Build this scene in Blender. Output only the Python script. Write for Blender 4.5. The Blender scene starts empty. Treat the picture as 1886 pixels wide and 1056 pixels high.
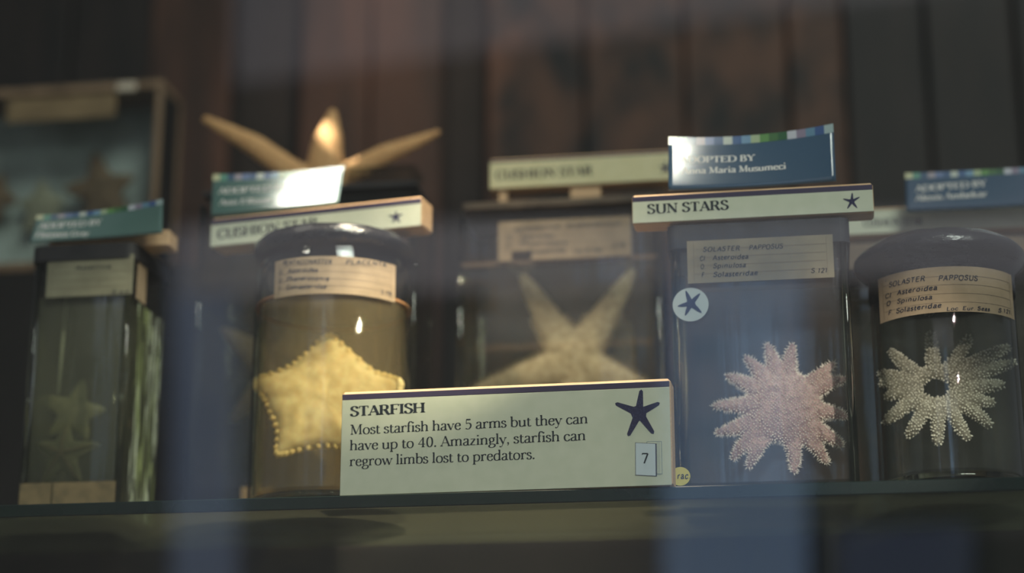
import bpy, math, random
from mathutils import Vector, Matrix, noise
random.seed(7)
sc = bpy.context.scene
COL = sc.collection
# ---------------------------------------------------------------- camera
W, H, F = 1886.0, 1056.0, 3480.0
PITCH, YAW = math.radians(16.0), math.radians(9.2)
FWD = Vector((-math.sin(YAW)*math.cos(PITCH), math.cos(YAW)*math.cos(PITCH), math.sin(PITCH)))
RT = Vector((math.cos(YAW), math.sin(YAW), 0.0))
UP = RT.cross(FWD)
def ray(px, py):
    return FWD*F + RT*(px-W/2) - UP*(py-H/2)
CAM = -ray(930, 905)*(1.13/F)          # the middle of the shelf's front edge is the origin
def at(px, py, Y):
    d = ray(px, py); return CAM + d*((Y-CAM.y)/d.y)
def on_plane(px, py, P0, N):
    d = ray(px, py); return CAM + d*((P0-CAM).dot(N)/d.dot(N))
def on_cyl(px, py, cx, cy, R):
    d = ray(px, py); a = d.x**2+d.y**2; ox, oy = CAM.x-cx, CAM.y-cy
    b = ox*d.x+oy*d.y; c = ox*ox+oy*oy-R*R
    q = b*b-a*c; t = (-b-math.sqrt(max(q, 0)))/a; P = CAM+d*t
    return math.atan2(P.x-cx, -(P.y-cy)), P.z
cam = bpy.data.cameras.new('camera'); cam.sensor_width = 36; cam.lens = F/W*36
cam.clip_start = .01; cam.clip_end = 50
co = bpy.data.objects.new('camera', cam); COL.objects.link(co)
M = Matrix((RT, UP, -FWD)).transposed().to_4x4(); M.translation = CAM; co.matrix_world = M
cam.dof.use_dof = True; cam.dof.focus_distance = 1.137; cam.dof.aperture_fstop = 2.4
sc.camera = co
# ---------------------------------------------------------------- view, world, lights
sc.view_settings.view_transform = 'Standard'; sc.view_settings.look = 'None'
sc.view_settings.gamma = 1; sc.view_settings.use_curve_mapping = False
sc.view_settings.exposure = 0.0
sc.cycles.max_bounces = 10; sc.cycles.transparent_max_bounces = 40
sc.cycles.transmission_bounces = 10; sc.cycles.glossy_bounces = 5; sc.cycles.diffuse_bounces = 3
sc.cycles.use_denoising = True
sc.cycles.sample_clamp_indirect = 3.0
wd = bpy.data.worlds.new('world'); sc.world = wd; wd.use_nodes = True
wd.node_tree.nodes['Background'].inputs[0].default_value = (.85, .92, 1.0, 1)
wd.node_tree.nodes['Background'].inputs[1].default_value = 0.14
def aim(o, target):
    o.rotation_euler = (Vector(target)-o.location).to_track_quat('-Z', 'Y').to_euler()
def area(name, loc, target, size, power, color):
    l = bpy.data.lights.new(name, 'AREA'); l.size = size; l.energy = power; l.color = color
    o = bpy.data.objects.new(name, l); COL.objects.link(o); o.location = loc; aim(o, target); return o
def spot(name, loc, target, power, color, angle, blend=.5, radius=.02):
    l = bpy.data.lights.new(name, 'SPOT'); l.energy = power; l.color = color
    l.spot_size = math.radians(angle); l.spot_blend = blend; l.shadow_soft_size = radius
    o = bpy.data.objects.new(name, l); COL.objects.link(o); o.location = loc; aim(o, target); return o
# daylight of the hall, high in front of the cabinet
area('hall_daylight', (1.1, -1.75, 2.5), (-.05, .05, .1), 1.1, 88, (.93, 1.0, .93))
area('hall_wall_fill', (-.9, -1.9, -.5), (-.7, -3.3, -.2), .8, 34, (1.0, .93, .86))  # added fill on the hall wall, for the pale veil mirrored in the pane
# unseen spotlights added to brighten one patch each, some from outside the cabinet
spot('sign_top_fill', (.06, -.02, .95), (-.04, .04, .14), 96, (1.0, .84, .62), 25, .7)
spot('jar_fill', (.46, -.36, .46), (-.095, .075, .072), 64, (1.0, .86, .62), 13, .8, .007)
spot('side_fill', (.34, -.42, .60), (-.27, .09, .05), 36, (1.0, .92, .74), 15, .7)
spot('star_fill', (.52, -1.0, .46), (.205, .06, .042), 55, (1.0, .88, .78), 9.5, .7, .007)
spot('shelf_glow_fill', (-.02, -.10, .90), (-.02, .08, 0), 40, (1.0, .84, .58), 10, .8)
spot('back_fill', (-.25, -.50, .62), (.03, .21, .07), 26, (1.0, .86, .68), 13, .8)
spot('arm_glint_spot', (-.42, .05, .62), tuple(at(590, 228, .21)), 64, (1.0, .92, .76), 2.4, .5, .004)
spot('wall_fill', (.0, .22, 1.0), tuple(at(660, 170, .62)), 16, (1.0, .62, .38), 34, 1.0)

# ---------------------------------------------------------------- materials
def new_mat(name):
    m = bpy.data.materials.new(name); m.use_nodes = True
    nt = m.node_tree; nt.nodes.clear(); return m, nt
def out(nt, sh):
    o = nt.nodes.new('ShaderNodeOutputMaterial'); nt.links.new(sh, o.inputs['Surface'])
def S(c):  # srgb 0-255 to linear
    return tuple((x/255/12.92 if x <= 10.3 else ((x/255+.055)/1.055)**2.4) for x in c)+(1,)
def noise_col(nt, c1, c2, scale, stretch=(1, 1, 1), detail=4, lo=.35, hi=.65):
    tc = nt.nodes.new('ShaderNodeTexCoord'); mp = nt.nodes.new('ShaderNodeMapping')
    mp.inputs['Scale'].default_value = stretch
    n = nt.nodes.new('ShaderNodeTexNoise'); n.inputs['Scale'].default_value = scale; n.inputs['Detail'].default_value = detail
    r = nt.nodes.new('ShaderNodeValToRGB'); r.color_ramp.elements[0].position = lo; r.color_ramp.elements[1].position = hi
    r.color_ramp.elements[0].color = c1; r.color_ramp.elements[1].color = c2
    nt.links.new(tc.outputs['Object'], mp.inputs[0]); nt.links.new(mp.outputs[0], n.inputs['Vector'])
    nt.links.new(n.outputs[0], r.inputs[0]); return r.outputs[0], n.outputs[0]
def mat(name, c, c2=None, rough=.6, scale=120, stretch=(1, 1, 1), bump=0, spec=.3, lo=.35, hi=.65, trans=0, sss=0, coat=0):
    m, nt = new_mat(name); b = nt.nodes.new('ShaderNodeBsdfPrincipled')
    col, fac = noise_col(nt, c, c2 or c, scale, stretch, lo=lo, hi=hi)
    nt.links.new(col, b.inputs['Base Color']); b.inputs['Roughness'].default_value = rough
    b.inputs['Specular IOR Level'].default_value = spec; b.inputs['Coat Weight'].default_value = coat
    b.inputs['Coat Roughness'].default_value = .12
    if sss:
        b.inputs['Subsurface Weight'].default_value = sss; b.inputs['Subsurface Radius'].default_value = (1, .6, .35)
        b.inputs['Subsurface Scale'].default_value = .004
    if bump:
        bp = nt.nodes.new('ShaderNodeBump'); bp.inputs['Strength'].default_value = bump; bp.inputs['Distance'].default_value = .001
        nt.links.new(fac, bp.inputs['Height']); nt.links.new(bp.outputs[0], b.inputs['Normal'])
    out(nt, b.outputs[0]); return m
def thin_glass(name, tint=(1, 1, 1, 1), edge=(.25, .3, .25, 1), rough=.01, ripple=0, cloud=0, cloud_col=(.5, .45, .3, 1), power=5.0, base=.045):
    """pane-like glass: straight through, mirror-like by angle, darker where the path through it is long"""
    m, nt = new_mat(name); N = nt.nodes.new; Lk = nt.links.new
    lw = N('ShaderNodeLayerWeight'); lw.inputs['Blend'].default_value = .5
    pw = N('ShaderNodeMath'); pw.operation = 'POWER'; pw.inputs[1].default_value = power; Lk(lw.outputs['Facing'], pw.inputs[0])
    ma = N('ShaderNodeMath'); ma.operation = 'MULTIPLY_ADD'; ma.inputs[1].default_value = 1-base; ma.inputs[2].default_value = base
    Lk(pw.outputs[0], ma.inputs[0])
    p2 = N('ShaderNodeMath'); p2.operation = 'POWER'; p2.inputs[1].default_value = 3.0; Lk(lw.outputs['Facing'], p2.inputs[0])
    mc = N('ShaderNodeMix'); mc.data_type = 'RGBA'; mc.inputs['A'].default_value = tint; mc.inputs['B'].default_value = edge
    Lk(p2.outputs[0], mc.inputs['Factor'])
    tr = N('ShaderNodeBsdfTransparent'); Lk(mc.outputs['Result'], tr.inputs[0])
    gl = N('ShaderNodeBsdfGlossy'); gl.inputs['Roughness'].default_value = rough
    if ripple:
        tc = N('ShaderNodeTexCoord'); mp = N('ShaderNodeMapping'); mp.inputs['Scale'].default_value = (1, 1, .06)
        n = N('ShaderNodeTexNoise'); n.inputs['Scale'].default_value = 90; n.inputs['Detail'].default_value = 2
        Lk(tc.outputs['Object'], mp.inputs[0]); Lk(mp.outputs[0], n.inputs['Vector'])
        bp = N('ShaderNodeBump'); bp.inputs['Strength'].default_value = ripple; bp.inputs['Distance'].default_value = .002
        Lk(n.outputs[0], bp.inputs['Height']); Lk(bp.outputs[0], gl.inputs['Normal'])
    sh = tr.outputs[0]
    if cloud:
        d = N('ShaderNodeBsdfDiffuse'); d.inputs[0].default_value = cloud_col
        t = N('ShaderNodeBsdfTranslucent'); t.inputs[0].default_value = cloud_col
        a = N('ShaderNodeMixShader'); a.inputs[0].default_value = .5; Lk(d.outputs[0], a.inputs[1]); Lk(t.outputs[0], a.inputs[2])
        b = N('ShaderNodeMixShader'); b.inputs[0].default_value = cloud; Lk(sh, b.inputs[1]); Lk(a.outputs[0], b.inputs[2]); sh = b.outputs[0]
    mx = N('ShaderNodeMixShader'); Lk(ma.outputs[0], mx.inputs[0]); Lk(sh, mx.inputs[1]); Lk(gl.outputs[0], mx.inputs[2])
    out(nt, mx.outputs[0]); return m
def solid_glass(name, col, rough=0.0):
    m, nt = new_mat(name); g = nt.nodes.new('ShaderNodeBsdfGlass'); g.inputs['Color'].default_value = col
    g.inputs['Roughness'].default_value = rough; g.inputs['IOR'].default_value = 1.5; out(nt, g.outputs[0]); return m
def emis(name, col, s):
    m, nt = new_mat(name); e = nt.nodes.new('ShaderNodeEmission'); e.inputs[0].default_value = col; e.inputs[1].default_value = s
    out(nt, e.outputs[0]); return m
BOARD = mat('board_face', S((196, 198, 178)), S((190, 193, 172)), rough=.38, spec=.4, coat=.15)
BOARD2 = mat('board_face_warm', S((206, 198, 160)), S((200, 192, 152)), rough=.4, spec=.4)
STRIPE = mat('board_stripe', S((62, 54, 78)), rough=.35, spec=.4)
INK = mat('ink', S((38, 44, 52)), rough=.6, spec=.2)
NAVY = mat('navy_ink', S((38, 38, 68)), S((58, 60, 92)), scale=1500, rough=.6, spec=.2, lo=.55, hi=.62)
MDF = mat('mdf', S((208, 174, 138)), S((184, 148, 112)), scale=300, stretch=(.1, 1, 6), rough=.7, bump=.15)
TAG_T = mat('tag_teal', S((80, 106, 102)), rough=.13, spec=.9, coat=.5)
TAG_B = mat('tag_blue', S((54, 78, 102)), rough=.13, spec=.9, coat=.5)
WHITE = mat('white_print', S((205, 200, 196)), rough=.4)
PAPER = mat('old_paper', S((152, 132, 108)), S((134, 116, 94)), scale=60, rough=.85)
PAPER_G = mat('green_paper', S((126, 122, 102)), S((112, 108, 90)), scale=60, rough=.85)
PAPER_D = mat('grey_paper', S((136, 126, 108)), S((118, 110, 96)), scale=50, rough=.85)
HINK = mat('hand_ink', S((30, 33, 46)), rough=.7)
RULE = mat('ruled_line', S((108, 94, 80)), rough=.8)
PITCHM = mat('black_sealant', S((26, 26, 30)), S((38, 37, 42)), scale=170, stretch=(1, 1, 2.5), rough=.22, bump=.9, spec=.6)
PITCHD = mat('dull_sealant', S((30, 29, 32)), S((42, 40, 42)), scale=70, rough=.6, bump=.4)
BLEACH = mat('sunstar_skin', S((190, 160, 156)), S((150, 122, 122)), scale=260, rough=.7, bump=.5, sss=.25)
BLEACH_SP = mat('sunstar_spine', S((244, 232, 220)), rough=.6)
CREAM = mat('pale_star_skin', S((158, 152, 138)), S((118, 112, 98)), scale=350, rough=.8, bump=.6)
CREAM_SP = mat('pale_star_knob', S((236, 230, 216)), rough=.7)
SAND = mat('sand_star_skin', S((214, 170, 118)), S((182, 136, 90)), scale=420, rough=.7, bump=.5, stretch=(1, 1, 1))
GOLD = mat('cushion_skin', S((234, 216, 172)), S((208, 184, 136)), scale=140, rough=.65, bump=.25, sss=.3)
SPINY = mat('spiny_skin', S((222, 202, 174)), S((180, 158, 130)), scale=260, rough=.8, bump=.4)
DULLSTAR = mat('dull_star_skin', S((146, 128, 104)), S((122, 104, 84)), scale=200, rough=.8)
BROWNSTAR = mat('brown_star_skin', S((112, 92, 72)), S((84, 68, 52)), scale=150, rough=.85)
GREENSTAR = mat('green_star_skin', S((142, 136, 110)), S((122, 118, 94)), scale=200, rough=.8, bump=.2)
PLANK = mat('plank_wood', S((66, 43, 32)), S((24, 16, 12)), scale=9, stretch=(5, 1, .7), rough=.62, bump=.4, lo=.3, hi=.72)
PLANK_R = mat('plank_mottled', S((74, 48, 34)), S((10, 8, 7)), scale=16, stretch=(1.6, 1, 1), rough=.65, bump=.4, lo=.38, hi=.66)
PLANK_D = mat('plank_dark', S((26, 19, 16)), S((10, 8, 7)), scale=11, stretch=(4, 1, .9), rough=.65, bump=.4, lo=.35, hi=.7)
BLACKW = mat('black_wood', S((24, 20, 19)), S((16, 14, 13)), scale=20, rough=.8)
CASEW = mat('case_wood', S((128, 104, 82)), S((98, 78, 60)), scale=40, stretch=(1, 1, .2), rough=.6)
CASEB = mat('case_backing', S((168, 178, 176)), S((120, 128, 122)), scale=16, rough=.9)
LIDW = mat('lid_glass_plate', S((116, 100, 84)), S((78, 68, 60)), scale=25, rough=.35)
GLASS = thin_glass('jar_glass', (.97, .98, .96, 1), (.22, .24, .2, 1), ripple=.25)
GLASS_F = thin_glass('jar_glass_flat', (.97, .98, .97, 1), (.3, .34, .32, 1), ripple=.22)
AMBER = thin_glass('amber_fluid', (.97, .93, .82, 1), (.75, .62, .4, 1), cloud=.19, cloud_col=(.74, .56, .34, 1), base=.01)
OLIVE = thin_glass('olive_fluid', (.90, .91, .80, 1), (.5, .5, .35, 1), cloud=.30, cloud_col=(.38, .37, .27, 1), base=.01)
CLEARF = thin_glass('clear_fluid', (.97, .97, .97, 1), (.5, .5, .5, 1), cloud=.025, cloud_col=(.42, .40, .42, 1), base=.01)
SMOKYF = thin_glass('smoky_fluid', (.92, .90, .84, 1), (.5, .48, .4, 1), cloud=.08, cloud_col=(.3, .27, .2, 1), base=.01)
PANE = thin_glass('pane_glass', (.97, .98, .97, 1), (.8, .85, .8, 1), base=.045)
SHELFG = thin_glass('shelf_glass', (.86, .93, .86, 1), (.55, .66, .56, 1), rough=.06, cloud=.16, cloud_col=(.42, .40, .28, 1))  # warm cloudiness stands in for lamplight refracted through the shelf
EDGEG = mat('shelf_edge', S((18, 34, 30)), S((14, 28, 26)), rough=.22, spec=.35, scale=20)
BASEG = solid_glass('base_glass', (.95, .95, .90, 1), 0.02)
THREAD = mat('thread', S((190, 190, 176)), rough=.5)

# ---------------------------------------------------------------- mesh helpers
class MB:
    def __init__(s): s.v, s.f, s.mi, s.col = [], [], [], None
    def add(s, vs, fs, mi=0):
        n = len(s.v); s.v += [Vector(v) for v in vs]
        for f in fs: s.f.append([i+n for i in f]); s.mi.append(mi)
    def quad(s, a, b, c, d, mi=0): s.add([a, b, c, d], [(0, 1, 2, 3)], mi)
    def box(s, P, U, V, D, mi=0, bev=0):
        """box from corner P with edge vectors U, V, D; all edges chamfered by bev metres"""
        P, U, V, D = map(Vector, (P, U, V, D))
        if not bev:
            vs = [P+U*i+V*j+D*k for k in (0, 1) for j in (0, 1) for i in (0, 1)]
            s.add(vs, [(0, 1, 3, 2), (4, 6, 7, 5), (0, 4, 5, 1), (2, 3, 7, 6), (0, 2, 6, 4), (1, 5, 7, 3)], mi); return
        u, v, d = U.normalized()*bev, V.normalized()*bev, D.normalized()*bev
        vs, idx = [], {}
        for i in (0, 1):
            for j in (0, 1):
                for k in (0, 1):
                    C = P+U*i+V*j+D*k; a = u*(1-2*i); b = v*(1-2*j); c = d*(1-2*k)
                    idx[i, j, k] = len(vs); vs += [C+b+c, C+a+c, C+a+b]     # on face U, V, D
        fs = []
        for ax in range(3):
            for sgn in (0, 1):
                q = [(0, 0), (1, 0), (1, 1), (0, 1)]; f = []
                for p in q:
                    k = list(p); k.insert(ax, sgn); f.append(idx[tuple(k)]+ax)
                fs.append(f)
        for ax in range(3):
            o1, o2 = [a for a in range(3) if a != ax]
            for p in range(2):
                for q in range(2):
                    k0 = [0]*3; k0[o1], k0[o2] = p, q; k1 = k0[:]; k1[ax] = 1
                    k0, k1 = tuple(k0), tuple(k1)
                    fs.append([idx[k0]+o1, idx[k0]+o2, idx[k1]+o2, idx[k1]+o1])
        for k in idx: fs.append([idx[k], idx[k]+1, idx[k]+2])
        s.add(vs, fs, mi)
    def lathe(s, cx, cy, prof, seg=72, mi=0, lump=0):
        vs, fs = [], []
        for r, z in prof:
            for k in range(seg):
                a = 2*math.pi*k/seg; rr = r; zz = z
                if lump and r > 1e-5:
                    q = noise.noise(Vector((math.cos(a)*3.1, math.sin(a)*3.1, z*90))); rr += lump*q
                    zz += lump*.5*noise.noise(Vector((math.cos(a)*4, math.sin(a)*4, 7.7+z*60)))
                vs.append((cx+rr*math.sin(a), cy-rr*math.cos(a), zz))
        n = len(prof)
        for i in range(n-1):
            for k in range(seg):
                k2 = (k+1) % seg; fs.append((i*seg+k, i*seg+k2, (i+1)*seg+k2, (i+1)*seg+k))
        s.add(vs, fs, mi)
    def rbox(s, x0, x1, y0, y1, z0, z1, r, seg=6, bottom=True, top=False, mi=0, zs=None):
        ring = []
        for cx, cy, a0 in ((x1-r, y0+r, -90), (x1-r, y1-r, 0), (x0+r, y1-r, 90), (x0+r, y0+r, 180)):
            for k in range(seg+1):
                a = math.radians(a0+90*k/seg); ring.append((cx+r*math.cos(a), cy+r*math.sin(a)))
        n = len(ring); zz = zs or [z0, z1]; vs = [(x, y, z) for z in zz for x, y in ring]; fs = []
        for j in range(len(zz)-1):
            for k in range(n): fs.append((j*n+k, j*n+(k+1) % n, (j+1)*n+(k+1) % n, (j+1)*n+k))
        if bottom: fs.append(tuple(reversed(range(n))))
        if top: fs.append(tuple(range(len(vs)-n, len(vs))))
        s.add(vs, fs, mi)
    def tube(s, pts, rad, seg=8, mi=0, flat=1.0):
        """closed tube along pts; rad per point; flat squashes it along Y"""
        pts = [Vector(p) for p in pts]; vs, fs = [], []
        for i, p in enumerate(pts):
            t = (pts[min(i+1, len(pts)-1)]-pts[max(i-1, 0)]).normalized()
            b = Vector((0, 1, 0)); b = (b-t*b.dot(t))
            b = b.normalized() if b.length > .1 else t.orthogonal().normalized()
            a = b.cross(t)
            for k in range(seg):
                w = 2*math.pi*k/seg; vs.append(p+a*math.cos(w)*rad[i]+b*math.sin(w)*rad[i]*flat)
        n = len(pts)
        for i in range(n-1):
            for k in range(seg): fs.append((i*seg+k, i*seg+(k+1) % seg, (i+1)*seg+(k+1) % seg, (i+1)*seg+k))
        fs.append(tuple(range(seg))[::-1]); fs.append(tuple(range((n-1)*seg, n*seg)))
        s.add(vs, fs, mi)
    def mesh(s, name, mats, origin=Vector((0, 0, 0)), smooth=False):
        me = bpy.data.meshes.new(name)
        me.from_pydata([v-origin for v in s.v], [], s.f)
        mats = mats if isinstance(mats, (list, tuple)) else [mats]
        for m in mats: me.materials.append(m)
        me.polygons.foreach_set('material_index', s.mi)
        if smooth: me.polygons.foreach_set('use_smooth', [True]*len(s.f))
        me.update(); return me
def tag(o, label, cat, group=None, kind=None):
    if label: o['label'] = label
    if cat: o['category'] = cat
    if group: o['group'] = group
    if kind: o['kind'] = kind
class Thing:
    def __init__(s, name, label, cat, loc, group=None):
        s.e = bpy.data.objects.new(name, None); s.e.empty_display_size = .01
        COL.objects.link(s.e); s.o = Vector(loc); s.e.location = s.o; tag(s.e, label, cat, group)
    def part(s, name, mb, m, parent=None, label=None, kind=None, smooth=False, me=None):
        me = me or mb.mesh(name, m, getattr(mb, 'org', s.o), smooth); o = bpy.data.objects.new(name, me)
        COL.objects.link(o); o.parent = parent or s.e
        if label: o['label'] = label
        if kind: o['kind'] = kind
        return o
def single(name, mb, m, label=None, cat=None, group=None, kind=None, smooth=False, loc=(0, 0, 0)):
    o = bpy.data.objects.new(name, mb.mesh(name, m, Vector(loc), smooth)); o.location = loc
    COL.objects.link(o); tag(o, label, cat, group, kind); return o

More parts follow.
